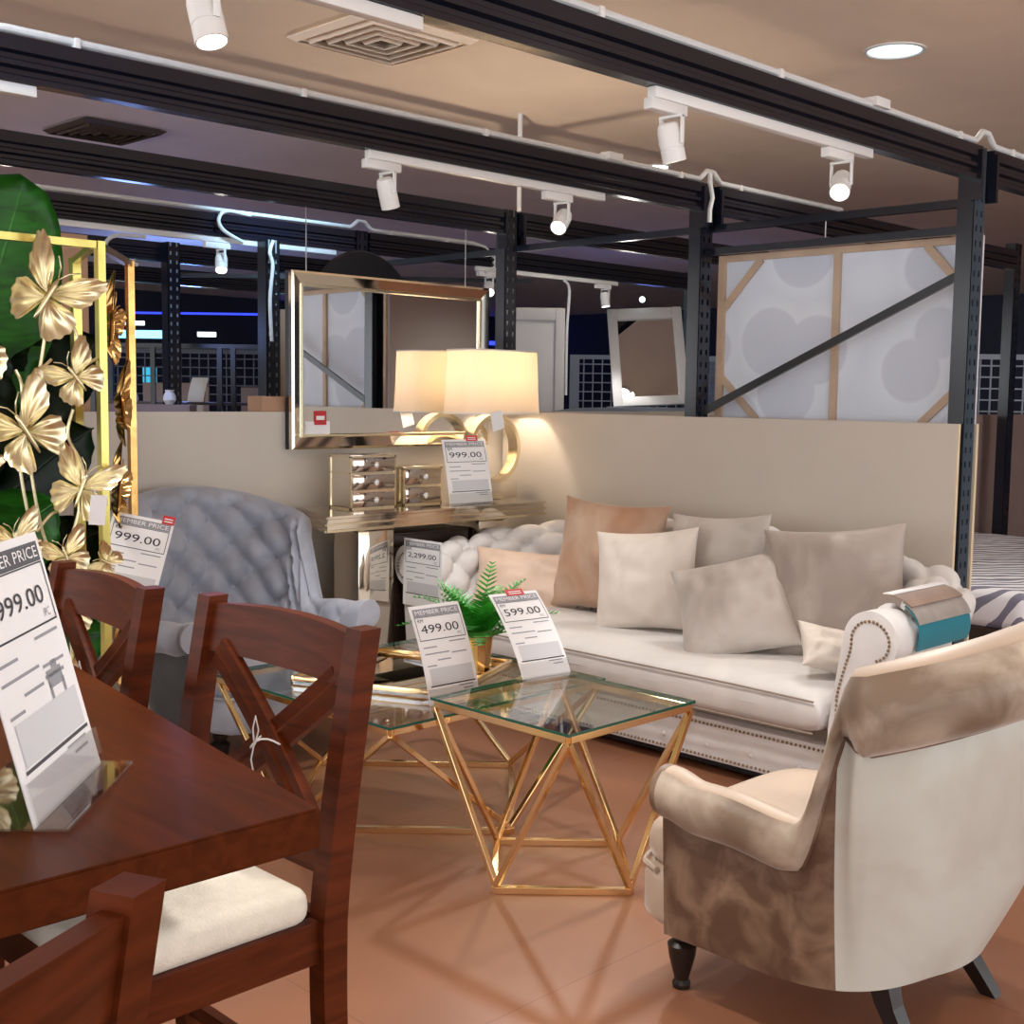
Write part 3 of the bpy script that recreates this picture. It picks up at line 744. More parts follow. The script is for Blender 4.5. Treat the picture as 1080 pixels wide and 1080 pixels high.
# ------------------------------------------------------------------ cushions
def pillow_bm(w, h, t, seed, pinch=0.09, nu=34):
    bm = new(); rnd = Vector((seed * 3.1, seed * 1.7, 0))
    for sgn in (1, -1):
        V = []
        for i in range(nu):
            row = []
            for j in range(nu):
                u = -1 + 2 * i / (nu - 1); v = -1 + 2 * j / (nu - 1)
                u = sin(u * pi / 2) * 0.55 + u * 0.45; v = sin(v * pi / 2) * 0.55 + v * 0.45
                px = u * (1 - pinch * (1 - v * v) * abs(u) ** 2); pz = v * (1 - pinch * (1 - u * u) * abs(v) ** 2)
                e = max(0.0, (1 - u * u) * (1 - v * v))
                d = t / 2 * (e ** 0.5)
                wr = 0.016 * noise.noise(Vector((u * 2.3, v * 2.3, sgn * 4)) + rnd) + 0.010 * noise.noise(Vector((u * 5, v * 3.5, sgn * 2)) + rnd)
                row.append(bm.verts.new((px * w / 2, sgn * d + wr * min(1, e * 3), pz * h / 2)))
            V.append(row)
        for i in range(nu - 1):
            for j in range(nu - 1):
                q = (V[i][j], V[i + 1][j], V[i + 1][j + 1], V[i][j + 1]); bm.faces.new(q)
    bmesh.ops.remove_doubles(bm, verts=bm.verts[:], dist=0.0006)
    return bm
def pillow(c, w, h, t, m, label, yaw=0.0, lean=0.0, roll=0.0, seed=1):
    """faces -X when yaw = 0; lean tips the top backwards (+X)"""
    bm = pillow_bm(w, h, t, seed)
    Rm = Matrix.Rotation(radians(-90 + yaw), 4, 'Z') @ Matrix.Rotation(radians(lean), 4, 'X') @ Matrix.Rotation(radians(roll), 4, 'Y')
    bm.transform(Rm)
    lo = min(v.co.z for v in bm.verts)
    bm.transform(Matrix.Translation(Vector(c)))
    o = single('throw_pillow', bm, m, label, 'cushion', (c[0], c[1], c[2] + lo), 'cushions on the sofa', ang=70)
    return o
pillow((4.60, 3.92, 0.72), 0.58, 0.56, 0.20, 'p_tan', 'tan velvet cushion leaning at the back corner left of the pearl one', 12, -14, 2, 1)
pillow((4.46, 4.33, 0.575), 0.56, 0.30, 0.15, 'p_blush', 'low oblong blush cushion against the tufted left arm', 35, -18, 3, 2)
pillow((4.37, 3.50, 0.675), 0.49, 0.47, 0.20, 'p_pearl', 'pearl velvet cushion standing in front of the tan one', 18, -16, -6, 3)
pillow((4.62, 3.30, 0.72), 0.54, 0.52, 0.16, 'p_silver', 'pale silver cushion mostly hidden behind the two front cushions', 0, -12, -4, 4)
pillow((4.30, 2.97, 0.63), 0.50, 0.46, 0.19, 'p_silver', 'tilted silvery taupe cushion lying back in the middle of the sofa', 20, -34, -18, 5)
pillow((4.52, 2.63, 0.71), 0.58, 0.56, 0.20, 'p_mink', 'large mink velvet cushion at the right end of the sofa', 22, -18, -6, 6)
pillow((4.22, 2.43, 0.535), 0.34, 0.20, 0.12, 'p_pearl', 'small pearl cushion corner peeking out behind the right arm', 70, -40, 20, 7)

# ------------------------------------------------------------------ tufted armchairs
def armchair(name, label, loc, rz, mats, hb=1.03):
    inner, side, back, roll, seat, leg = mats
    t = thing(name, label, 'armchair', loc, rz)
    hw, yf, yb = 0.345, 0.315, -0.05
    rx, ry = hw, 0.27
    # path along the inner face: right arm front -> back -> left arm front (outward normal to the right of travel)
    segs = [('L', (-hw, yf), (-hw, yb)), ('A', (0, yb), rx, ry, pi, 2 * pi), ('L', (hw, yb), (hw, yf))]
    P, N, S = path_pts(segs, 0.02); tot = S[-1]
    # normals: travel starts towards -y on the -x side; right of travel is -x (outward)
    arm = yf - yb
    def top(s):
        e = min(s, tot - s)
        rise = sstep(arm + 0.0, arm + 0.085, e)
        c = min(1.0, max(0.0, (e - arm - 0.05) / (tot / 2 - arm - 0.05))); c = 1 - (1 - c) ** 2
        return 0.585 + 0.02 * sstep(0.1, 0, e) - 0.02 * sstep(arm - 0.2, arm, e) * (1 - rise) + rise * (0.325 + (hb - 0.91) * c)
    def rad(s):
        e = min(s, tot - s); return lerp(0.062, 0.054, sstep(arm - 0.05, arm + 0.03, e)) + 0.040 * sstep(arm + 0.065, arm + 0.10, e)
    def lean(s):
        e = min(s, tot - s); return lerp(0.02, 0.065, sstep(arm - 0.05, arm + 0.2, e))
    bm, P, N, S, PR = tufted(segs, 0.0125, top, rad, 0.39, lean, 0.160, 0.20, 0.062, 0.09, nin=30, nroll=26, sphase=0.16 / 2 - (tot / 2) % 0.16, aend=-85, mr=(0.10, 0.30), mz=(0.04, 0.16),
                             maskf=lambda s, T: sstep(0.02, 0.10, s) * sstep(0.02, 0.10, T - s) * (0.25 + 0.75 * sstep(arm - 0.2, arm + 0.1, min(s, T - s))))
    # outside of the roll keeps its own brushed nap
    part('tufted_inner', bm, inner, t, local=True, ang=80)
    k0 = next(i for i in range(len(S)) if S[i] > arm + 0.05); k1 = len(S) - 1 - k0
    nb = lambda s: lerp(0.07, -0.055, sstep(arm - 0.1, arm + 0.35, min(s, tot - s)))
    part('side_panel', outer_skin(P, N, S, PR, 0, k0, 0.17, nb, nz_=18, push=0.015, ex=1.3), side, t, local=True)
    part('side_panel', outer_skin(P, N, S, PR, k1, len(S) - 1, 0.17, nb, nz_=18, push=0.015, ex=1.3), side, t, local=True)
    part('back_panel', outer_skin(P, N, S, PR, k0, k1, 0.17, nb, nz_=18, push=0.015, ex=1.3), back, t, local=True)
    # rolled cover: the outward quarter of the roll
    bm = new(); V = []
    for i in range(len(P)):
        row = []
        for (n, z, nn, nz, v, m) in PR[i][-15:]:
            q = P[i] + N[i] * (n + nn * 0.005); row.append(bm.verts.new((q.x, q.y, z + nz * 0.005)))
        V.append(row)
    for i in range(len(V) - 1):
        for j in range(len(V[0]) - 1): bm.faces.new((V[i][j], V[i + 1][j], V[i + 1][j + 1], V[i][j + 1]))
    part('roll_cover', bm, roll, t, local=True, ang=80)
    # piping under the roll
    bm = new(); tube(bm, [(P[i].x + N[i].x * (PR[i][-1][0] + 0.004), P[i].y + N[i].y * (PR[i][-1][0] + 0.004), PR[i][-1][1] - 0.004) for i in range(0, len(P), 2)], 0.006, 6)
    part('piping', bm, side, t, local=True)
    for idx in (0, len(P) - 1):
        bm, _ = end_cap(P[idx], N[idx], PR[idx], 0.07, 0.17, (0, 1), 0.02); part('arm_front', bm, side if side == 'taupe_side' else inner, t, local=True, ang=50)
    # seat: bowed front
    def plan(k, w, f, b_):
        pts = []
        for i in range(25):
            x = -w + 2 * w * i / 24; pts.append((x, f + 0.10 * max(0.0, 1 - abs(x / w) ** 6) ** 0.5))
        pts += [(w, b_ + 0.05), (w * 0.6, b_ - 0.10), (0, b_ - 0.15), (-w * 0.6, b_ - 0.10), (-w, b_ + 0.05)]
        return pts
    def slab(w, f, b_, z0, z1, r, crown=0.0):
        bm = new(); pl = plan(0, w, f, b_); cx = 0; cy = (f + b_) / 2; rings = []
        levels = [(0.0, z0)] + [(-r + r * sin(a), z0 + r - r * cos(a)) for a in (0.4, 0.9, 1.57)] + [(-r + r * cos(a), z1 - r + r * sin(a)) for a in (0, 0.5, 1.0, 1.57)]
        levels[0] = (-r, z0)
        for off, z in levels:
            rings.append([bm.verts.new((x * (1 + off / w), cy + (y - cy) * (1 + off / 0.4), z)) for x, y in pl])
        for q in (0.75, 0.45, 0.2):
            rings.append([bm.verts.new((x * q * (1 - r / w), cy + (y - cy) * q * (1 - r / 0.4), z1 + crown * (1 - q * q))) for x, y in pl])
        n = len(pl)
        for A, B in zip(rings, rings[1:]):
            for i in range(n): bm.faces.new((A[i], A[(i + 1) % n], B[(i + 1) % n], B[i]))
        bm.faces.new(rings[0][::-1]); bm.faces.new(rings[-1]); return bm
    part('seat_base', slab(0.385, 0.385, -0.07, 0.165, 0.315, 0.03), seat, t, local=True, ang=70)
    cu = part('seat_cushion', slab(0.376, 0.38, -0.07, 0.305, 0.425, 0.045, 0.03), seat, t, local=True, ang=70)
    bm = new(); pl = plan(0, 0.383, 0.384, -0.1)[:25]; tube(bm, [(x, y + 0.003, 0.312) for x, y in pl], 0.007, 8); part('piping', bm, seat, cu, local=True)
    for sx in (-1, 1):
        bm = new(); lathe(bm, [(0.022, 0), (0.024, 0.012), (0.018, 0.022), (0.034, 0.085), (0.038, 0.115), (0.022, 0.128), (0.030, 0.140), (0.030, 0.152), (0.020, 0.158), (0.040, 0.170), (0.044, 0.185)], (sx * 0.325, 0.345, 0), 24)
        part('front_leg', bm, leg, t, local=True)
        bm = new(); a = Vector((sx * 0.185, -0.12, 0.19)); b = Vector((sx * 0.215, -0.225, 0.0))
        vs = []
        for p, w in ((b, 0.020), (a.lerp(b, 0.5) + Vector((0, 0.012, 0)), 0.024), (a, 0.030)):
            vs.append([bm.verts.new((p.x + dx * w, p.y + dy * w, p.z)) for dx, dy in ((-1, -1), (1, -1), (1, 1), (-1, 1))])
        for A, B in zip(vs, vs[1:]):
            for i in range(4): bm.faces.new((A[i], A[(i + 1) % 4], B[(i + 1) % 4], B[i]))
        bm.faces.new(vs[0][::-1]); bm.faces.new(vs[-1]); part('rear_leg', bm, leg, t, local=True, smooth=False)
    return t
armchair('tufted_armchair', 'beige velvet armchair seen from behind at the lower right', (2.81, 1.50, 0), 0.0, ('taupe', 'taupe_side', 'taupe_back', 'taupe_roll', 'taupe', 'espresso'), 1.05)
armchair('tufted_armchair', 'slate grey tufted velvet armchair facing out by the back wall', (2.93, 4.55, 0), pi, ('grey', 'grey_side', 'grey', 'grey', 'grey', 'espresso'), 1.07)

# ------------------------------------------------------------------ gold glass tables
def glass_table(name, label, loc, half, zt, hd, hd2=None, rot=0.0, group=None):
    t = thing(name, label, 'table', loc, rot, group)
    b = 0.022; g = 0.009
    top = [(-half, -half), (half, -half), (half, half), (-half, half)]
    base = [(0, -hd), (hd, 0), (0, hd), (-hd, 0)]
    zf = zt - g - b / 2
    bm = new(); prism(bm, [(x * 1.0, y * 1.0) for x, y in top], zt - g, zt)
    for f in bm.faces:
        if abs(f.normal.z) < 0.5: f.material_index = 1
    bmesh.ops.recalc_face_normals(bm, faces=bm.faces[:])
    for f in bm.faces: f.material_index = 0 if abs(f.normal.z) > 0.5 else 1
    part('glass_top', bm, ['glass', 'glass_edge'], t, local=True, smooth=False, label='clear glass with green edge')
    bm = new(); e = half - b / 2 - 0.002
    for (x0, y0, x1, y1) in ((-e, -e, e, -e), (e, -e, e, e), (e, e, -e, e), (-e, e, -e, -e)):
        bar(bm, (x0, y0, zf), (x1, y1, zf), b, b, 0.002)
    part('top_frame', bm, 'gold', t, local=True, smooth=False)
    bm = new()
    for i in range(4):
        a, c = base[i], base[(i + 1) % 4]; bar(bm, (a[0], a[1], b / 2), (c[0], c[1], b / 2), b, b, 0.002)
    part('base_frame', bm, 'gold', t, local=True, smooth=False)
    for i in range(4):
        tx, ty = top[i][0] * 0.965, top[i][1] * 0.965
        for q in (base[i - 1], base[i]):
            bm = new(); bar(bm, (tx, ty, zf - b / 2), (q[0] * 0.985, q[1] * 0.985, b), 0.018, 0.018, 0.002); part('leg', bm, 'gold', t, local=True, smooth=False)
    return t
side = glass_table('side_table', 'gold framed glass side table in front of the sofa', (2.845, 2.60, 0), 0.295, 0.55, 0.290)
glass_table('coffee_table', 'low wide gold framed glass coffee table behind the side table', (2.95, 3.47, 0), 0.515, 0.46, 0.545)
dup(side, (4.50, 1.73, 0), 0.0, 'gold glass table cut off by the right picture edge behind the beige armchair')
# tray
c0 = Vector((2.79, 3.06)); u = Vector((0.91, 0.41)).normalized(); v = Vector((-u.y, u.x)); 
tr = thing('mirrored_tray', 'square mirrored tray with gold rim on the coffee table', 'tray', (c0.x, c0.y, 0.46), math.atan2(u.y, u.x))
bm = new(); box(bm, (0.29, 0.31, 0.012), (0.58, 0.62, 0.012)); part('tray_glass', bm, 'mirror', tr, local=True, smooth=False)
bm = new()
for c, s in (((0.29, 0.006, 0.018), (0.58, 0.012, 0.036)), ((0.29, 0.614, 0.018), (0.58, 0.012, 0.036)), ((0.006, 0.31, 0.018), (0.012, 0.596, 0.036)), ((0.574, 0.31, 0.018), (0.012, 0.596, 0.036))): box(bm, c, s, bev=0.002)
part('rim', bm, 'gold', tr, local=True)

# ------------------------------------------------------------------ fern in gold pot
pc = Vector((3.135, 3.285))
fern = thing('potted_fern', 'green fern in a small gold pot on the mirrored tray', 'plant', (pc.x, pc.y, 0.479))
bm = new(); lathe(bm, [(0.036, 0), (0.040, 0.004), (0.052, 0.13), (0.054, 0.14), (0.048, 0.14), (0.045, 0.115)], (0, 0, 0), 10); part('pot', bm, 'gold', fern, local=True, ang=20)
bm = new(); lathe(bm, [(0.001, 0.118), (0.046, 0.118)], (0, 0, 0), 16, cap=False); part('soil', bm, 'soil', fern, local=True)
rf = random.Random(5)
for k in range(48):
    az = 2 * pi * k / 48 * 2.618 + rf.uniform(-0.3, 0.3); Lf = rf.uniform(0.20, 0.34); el = rf.uniform(0.45, 1.5); droop = rf.uniform(0.7, 1.5)
    bm = new(); pts = []; p = Vector((0.02 * cos(az), 0.02 * sin(az), 0.118)); ang = el; n = 16
    for i in range(n):
        pts.append(p.copy()); p = p + Vector((cos(az) * cos(ang), sin(az) * cos(ang), sin(ang))) * (Lf / n); ang -= droop / n
    tube(bm, pts, [0.0022 * (1 - 0.7 * i / n) for i in range(n)], 5)
    side_v = Vector((-sin(az), cos(az), 0))
    for i in range(2, n):
        tdir = (pts[i] - pts[i - 1]).normalized(); q = pts[i]; w = 0.046 * sin(pi * (0.12 + 0.86 * i / n)) + 0.006
        upv = side_v.cross(tdir)
        for s in (-1, 1):
            d = (side_v * s + tdir * 0.55 + upv * rf.uniform(-0.15, 0.15)).normalized(); hw_ = 0.0065 * (1.1 - 0.5 * i / n)
            a = bm.verts.new(q - tdir * hw_); b = bm.verts.new(q + tdir * hw_)
            c = bm.verts.new(q + d * w * 0.6 + tdir * hw_ * 0.9 - upv * 0.003); e = bm.verts.new(q + d * w - upv * 0.006); f = bm.verts.new(q + d * w * 0.6 - tdir * hw_ * 0.9 - upv * 0.003)
            bm.faces.new((a, f, e, c, b))
    part('frond', bm, 'fern', fern, local=True, recalc=False)

# ------------------------------------------------------------------ price cards
def card(label, BL, BR, TL, price, band=True, red=False, bend=0.0, holder=None, pic=False, unit='/PC', bandtxt='MEMBER PRICE'):
    BL, BR, TL = Vector(BL), Vector(BR), Vector(TL)
    U = (BR - BL); W = U.length; U.normalize(); Vv = TL - BL; Vv = Vv - U * Vv.dot(U); H = Vv.length; Vv.normalize(); Nn = U.cross(Vv).normalized()
    base = BL
    t = thing('price_card', label, 'price card', base)
    def mp(x, y, e=0.0):
        k = y / H; return U * x + Vv * y + Nn * (e - bend * k * k + bend * 0.3 * k)
    bm = new(); n = 14
    for e in (0.0, -0.0012):
        V = [[bm.verts.new(mp(W * i / 2, H * j / n, e)) for j in range(n + 1)] for i in range(3)]
        for i in range(2):
            for j in range(n): bm.faces.new((V[i][j], V[i + 1][j], V[i + 1][j + 1], V[i][j + 1]))
    part('paper', bm, 'paper', t, local=True, recalc=False)
    def rect(bm, x0, x1, y0, y1, e=0.0008):
        m_ = max(1, int((y1 - y0) / 0.02)); 
        for k in range(m_):
            ya, yb = lerp(y0, y1, k / m_), lerp(y0, y1, (k + 1) / m_)
            bm.faces.new([bm.verts.new(mp(W * x, H * y, e)) for x, y in ((x0, ya / 1.0), (x1, ya), (x1, yb), (x0, yb))])
    def txt(name, s, x, y, w, m_, e=0.0012, hmax=None):
        b = text_bm(s, 1.0); xs = [q.co.x for q in b.verts]; ys = [q.co.y for q in b.verts]
        x0, x1, yl, yh = min(xs), max(xs), min(ys), max(ys); sc = w * W / (x1 - x0)
        sy = sc if not hmax else hmax * H / (yh - yl)
        for q in b.verts: q.co = mp(W * x + (q.co.x - x0) * sc, H * y + (q.co.y - yl) * sy, e)
        part(name, b, m_, t, local=True, recalc=False, smooth=False)
    # header band with the words, frame box, price, text lines
    bm = new(); rect(bm, 0.05, 0.96, 0.885, 0.965); part('header_band', bm, 'band' if band else 'ink_soft', t, local=True, recalc=False, smooth=False)
    txt('header_text', bandtxt, 0.09, 0.903, 0.84, 'paper', 0.0014, 0.046)
    bm = new()
    for r in ((0.05, 0.96, 0.876, 0.882), (0.05, 0.96, 0.64, 0.648), (0.05, 0.06, 0.64, 0.88), (0.95, 0.96, 0.64, 0.88)): rect(bm, *r)
    part('price_frame', bm, 'ink', t, local=True, recalc=False, smooth=False)
    txt('currency_text', 'RM', 0.10, 0.825, 0.10, 'ink')
    txt('price_text', price, 0.12, 0.712, 0.74, 'ink', 0.0012, 0.085)
    txt('unit_text', unit, 0.80, 0.665, 0.09, 'ink_soft')
    for y, x0, x1 in ((0.60, 0.60, 0.92), (0.565, 0.08, 0.34), (0.50, 0.08, 0.56), (0.485, 0.60, 0.90), (0.43, 0.30, 0.56), (0.38, 0.08, 0.26), (0.15, 0.62, 0.9), (0.115, 0.7, 0.9)):
        bm = new(); rect(bm, x0, x1, y, y + 0.012); part('text_line', bm, 'ink_soft', t, local=True, recalc=False, smooth=False)
    bm = new(); rect(bm, 0.10, 0.94, 0.20, 0.36); part('blank_panel', bm, 'ink_pale', t, local=True, recalc=False, smooth=False)
    bm = new(); rect(bm, 0.08, 0.96, 0.178, 0.192); part('rule', bm, 'band', t, local=True, recalc=False, smooth=False)
    if pic:
        bm = new(); rect(bm, 0.62, 0.82, 0.40, 0.47); rect(bm, 0.60, 0.86, 0.44, 0.455); rect(bm, 0.62, 0.65, 0.36, 0.42); rect(bm, 0.8, 0.83, 0.36, 0.42); rect(bm, 0.70, 0.78, 0.47, 0.50)
        part('furniture_picture', bm, 'ink_soft', t, local=True, recalc=False, smooth=False)
    if red:
        bm = new(); rect(bm, red[0], red[1], red[2], red[3], 0.0018)
        part('red_logo', bm, 'red', t, local=True, recalc=False, smooth=False)
        bm = new(); rect(bm, lerp(red[0], red[1], 0.15), lerp(red[0], red[1], 0.85), lerp(red[2], red[3], 0.55), lerp(red[2], red[3], 0.68), 0.0024); rect(bm, lerp(red[0], red[1], 0.15), lerp(red[0], red[1], 0.85), lerp(red[2], red[3], 0.25), lerp(red[2], red[3], 0.38), 0.0024)
        part('logo_strip', bm, 'paper', t, local=True, recalc=False, smooth=False)
    if holder:
        Z = Vector((0, 0, 1)); F = U.cross(Z).normalized(); bm = new()     # F points to the front
        th = 0.003
        q = [U * -0.008 + F * 0.045, U * (W + 0.004) + F * 0.045, U * (W + 0.004) - F * holder, U * -0.008 - F * holder]
        a = [bm.verts.new(x + Z * 0.001) for x in q]; b = [bm.verts.new(x + Z * (0.001 + th)) for x in q]
        for i in range(4): bm.faces.new((a[i], a[(i + 1) % 4], b[(i + 1) % 4], b[i]))
        bm.faces.new(a[::-1]); bm.faces.new(b)
        V = [[bm.verts.new(mp(W * i, H * 0.16 * j, 0.004 + 0.003 * k)) for i in (0, 1) for k in (0, 1)] for j in (0, 1)]
        A, B = V
        bm.faces.new((A[0], A[2], B[2], B[0])); bm.faces.new((A[1], A[3], B[3], B[1])); bm.faces.new((B[0], B[2], B[3], B[1]))
        part('acrylic_holder', bm, 'acrylic', t, local=True, smooth=False, label='clear acrylic base')
    return t
card('large price card in acrylic stand on the dining table', (0.652, 1.482, 0.953), (0.843, 1.684, 0.953), (0.59, 1.545, 1.295), '1,999.00', holder=0.13, pic=True)
card('499.00 price card standing on the coffee table before the fern', (2.695, 3.06, 0.463), (2.915, 3.05, 0.463), (2.70, 3.15, 0.79), '499.00', bend=0.05, band=False, holder=0.06)
card('599.00 price card curling back on the side table', (2.93, 2.86, 0.553), (3.135, 2.83, 0.553), (2.88, 3.03, 0.835), '599.00', bend=0.07, band=False, red=(0.35, 0.72, 0.955, 1.04), holder=0.04)
card('2,299.00 price card on the front of the left sofa arm', (3.955, 4.70, 0.46), (3.955, 4.42, 0.46), (3.962, 4.69, 0.79), '2,299.00', band=False)
card('999.00 price card leaning on the console before the lamp', (4.30, 4.74, 0.933), (4.60, 4.73, 0.933), (4.235, 4.80, 1.265), '999.00', bend=0.02, band=False, red=(0.55, 0.82, 0.97, 1.06), holder=0.06)
card('tilted 999.00 price card hanging at the folded right leaf of the butterfly screen', (1.873, 3.806, 0.813), (2.014, 3.661, 0.775), (1.982, 3.832, 1.099), '999.00', band=False, red=(0.80, 1.0, 0.965, 1.06))

# ------------------------------------------------------------------ console with mirrored furniture
cx0, cx1, cy0, cy1, zt = 3.42, 4.88, 4.61, 5.12, 0.93
con = thing('mirrored_console', 'mirrored champagne console table against the back board', 'console table', (4.15, 4.88, 0))
poly = [(cx0, cy0), (cx1, cy0), (cx1 - 0.12, cy1), (cx0 + 0.22, cy1)]
bm = new(); prism(bm, poly, zt - 0.012, zt); part('mirror_top', bm, 'champagne', con, smooth=False)
def inset(p, k):
    mx = sum(q[0] for q in p) / len(p); my = sum(q[1] for q in p) / len(p); return [(mx + (q[0] - mx) * k, my + (q[1] - my) * k) for q in p]
bm = new(); prism(bm, inset(poly, 0.985), zt - 0.066, zt - 0.014); part('apron', bm, 'champagne', con, smooth=False)
bm = new()
for a, b in zip(poly, poly[1:] + poly[:1]):
    bar(bm, (a[0], a[1], zt - 0.038), (b[0], b[1], zt - 0.038), 0.012, 0.008); bar(bm, (a[0], a[1], zt - 0.068), (b[0], b[1], zt - 0.068), 0.014, 0.010)
part('trim_strip', bm, 'champ_edge', con, smooth=False)
for x in (3.82, 4.62):
    bm = new(); box(bm, (x, 4.84, 0.42), (0.22, 0.20, 0.84), bev=0.006); part('pedestal_leg', bm, 'champagne', con)
bm = new(); box(bm, (4.2, 4.86, 0.015), (1.1, 0.3, 0.03), bev=0.004); part('foot_plate', bm, 'champagne', con)
# dark cabinet tucked below
cab = thing('dark_cabinet', 'dark walnut panelled cabinet tucked beneath the console', 'cabinet', (4.22, 4.95, 0.031))
bm = new(); box(bm, (4.22, 4.93, 0.42), (0.54, 0.26, 0.76), bev=0.006); part('carcass', bm, 'darkwood', cab)
bm = new()
for c, s in (((4.22, 4.795, 0.76), (0.50, 0.016, 0.06)), ((4.22, 4.795, 0.08), (0.50, 0.016, 0.06)), ((4.00, 4.795, 0.42), (0.06, 0.016, 0.62)), ((4.44, 4.795, 0.42), (0.06, 0.016, 0.62))): box(bm, c, s, bev=0.004)
dr = part('door', bm, 'darkwood', cab)

def jewel_box(label, x0, y0, w, d, h, nd, loc_z):
    t = thing('mirrored_box', label, 'jewellery box', (x0 + w / 2, y0 + d / 2, loc_z))
    bm = new(); box(bm, (0, 0, 0.006 + h / 2), (w - 0.008, d - 0.008, h - 0.012)); part('body', bm, 'champagne', t, local=True, smooth=False)
    bm = new()
    for sx in (-1, 1):
        for sy in (-1, 1): box(bm, (sx * (w / 2 - 0.004), sy * (d / 2 - 0.004), h / 2), (0.010, 0.010, h))
    for z in (0.004, h - 0.004):
        box(bm, (0, -d / 2 + 0.004, z), (w, 0.010, 0.010)); box(bm, (0, d / 2 - 0.004, z), (w, 0.010, 0.010)); box(bm, (-w / 2 + 0.004, 0, z), (0.010, d, 0.010)); box(bm, (w / 2 - 0.004, 0, z), (0.010, d, 0.010))
    for k in range(1, nd): box(bm, (0, -d / 2 + 0.003, h * k / nd), (w, 0.009, 0.006))
    box(bm, (-w / 2 + 0.003, 0, h * 0.68), (0.008, d, 0.006)); part('edge_trim', bm, 'champ_edge', t, local=True, smooth=False)
    bm = new(); box(bm, (0, 0, h + 0.003), (w + 0.014, d + 0.014, 0.008), bev=0.002); part('lid', bm, 'champagne', t, local=True)
    for k in range(nd):
        bm = new(); box(bm, (0, -d / 2 - 0.002, h * (k + 0.5) / nd), (w - 0.022, 0.010, h / nd - 0.016), bev=0.003); dd = part('drawer', bm, 'bronze_mirror', t, local=True)
        bm = new(); lathe(bm, [(0.004, 0), (0.005, 0.008), (0.013, 0.014), (0.015, 0.020), (0.009, 0.027), (0.002, 0.029)], (0, -d / 2 - 0.006, h * (k + 0.5) / nd), 12, Matrix.Rotation(pi / 2, 4, 'X')); part('knob', bm, 'crystal', dd, local=True)
    return t
jewel_box('taller mirrored jewellery box with three drawers on the console', 3.73, 4.83, 0.285, 0.17, 0.26, 3, zt)
jewel_box('shorter mirrored jewellery box with two drawers beside the price card', 4.09, 4.86, 0.26, 0.15, 0.19, 2, zt)

# ------------------------------------------------------------------ lamp
lx, ly = 4.735, 4.915
lamp = thing('table_lamp', 'lit table lamp with plastic wrapped shade and gold ring base', 'lamp', (lx, ly, zt))
bm = new(); box(bm, (0.03, 0, 0.0475), (0.30, 0.11, 0.095), bev=0.008); part('base', bm, 'champagne', lamp, local=True)
bm = new(); rr = 0.19; w2 = 0.026; d2 = 0.035; n = 64; zc2 = 0.095 + rr - 0.012; V = []
for k in range(n):
    a = 2 * pi * k / n; V.append([bm.verts.new((0.03 + (rr + dr_) * cos(a), dy, zc2 + (rr + dr_) * sin(a))) for dr_, dy in ((-w2, -d2), (0, -d2), (0, d2), (-w2, d2))])
for k in range(n):
    A, B = V[k], V[(k + 1) % n]
    for i in range(4): bm.faces.new((A[i], A[(i + 1) % 4], B[(i + 1) % 4], B[i]))
part('ring', bm, 'champ_edge', lamp, local=True)
bm = new(); lathe(bm, [(0.022, 0.45), (0.022, 0.49), (0.012, 0.495), (0.012, 0.60)], (0.03, 0, 0), 16); part('neck', bm, 'champ_edge', lamp, local=True)
bm = new(); ball(bm, (0.03, 0, 0.645), 0.04, (1, 1, 1.15), 16, 12); part('bulb', bm, 'bulb', lamp, local=True)
def shade_pt(a, z, k=1.0, off=0.0):
    e = 2 / 3.6; ca, sa = cos(a), sin(a); W_, D_ = (0.285 + off) * k, (0.150 + off) * k
    return (0.03 + W_ * math.copysign(abs(ca) ** e, ca), D_ * math.copysign(abs(sa) ** e, sa), z)
bm = new(); n = 96
def shp(i, j):
    a = 2 * pi * i / n; z = lerp(0.465, 0.805, j / 8); k = lerp(1.0, 0.94, j / 8)
    w = 0.0025 * noise.noise(Vector((cos(a) * 6, sin(a) * 6, z * 9))); return shade_pt(a, z, k, w)
grid(bm, shp, n, 9, cu=True)
V2 = grid(bm, lambda i, j: shade_pt(2 * pi * i / n, lerp(0.465, 0.805, j / 8), lerp(0.99, 0.93, j / 8)), n, 9, cu=True)
sh = part('lamp_shade', bm, 'shade', lamp, local=True, recalc=False)
bm = new(); tube(bm, [shade_pt(2 * pi * i / 48, 0.467, 1.0) for i in range(48)], 0.005, 6, closed=True); part('shade_rim', bm, 'white', sh, local=True)
bm = new(); tube(bm, [shade_pt(2 * pi * i / 48, 0.803, 0.94) for i in range(48)], 0.005, 6, closed=True); part('shade_rim', bm, 'white', sh, local=True)
bm = new(); box(bm, (-0.085, -0.16, 0.43), (0.085, 0.002, 0.10), Matrix.Rotation(-0.25, 4, 'Y')); part('paper_tag', bm, 'paper', lamp, local=True, smooth=False, label='white paper tag hanging below the shade')
bm = new(); tube(bm, [(-0.07, -0.155, 0.47), (-0.08, -0.16, 0.50)], 0.001, 5); part('tag_string', bm, 'string', lamp, local=True)
l = bpy.data.lights.new('lamp_glow', 'POINT'); l.energy = 17; l.color = (1.0, 0.82, 0.62); l.shadow_soft_size = 0.045
lo = bpy.data.objects.new('lamp_glow', l); COL.objects.link(lo); lo.location = (lx + 0.03, ly, zt + 0.70); lo['kind'] = 'light'

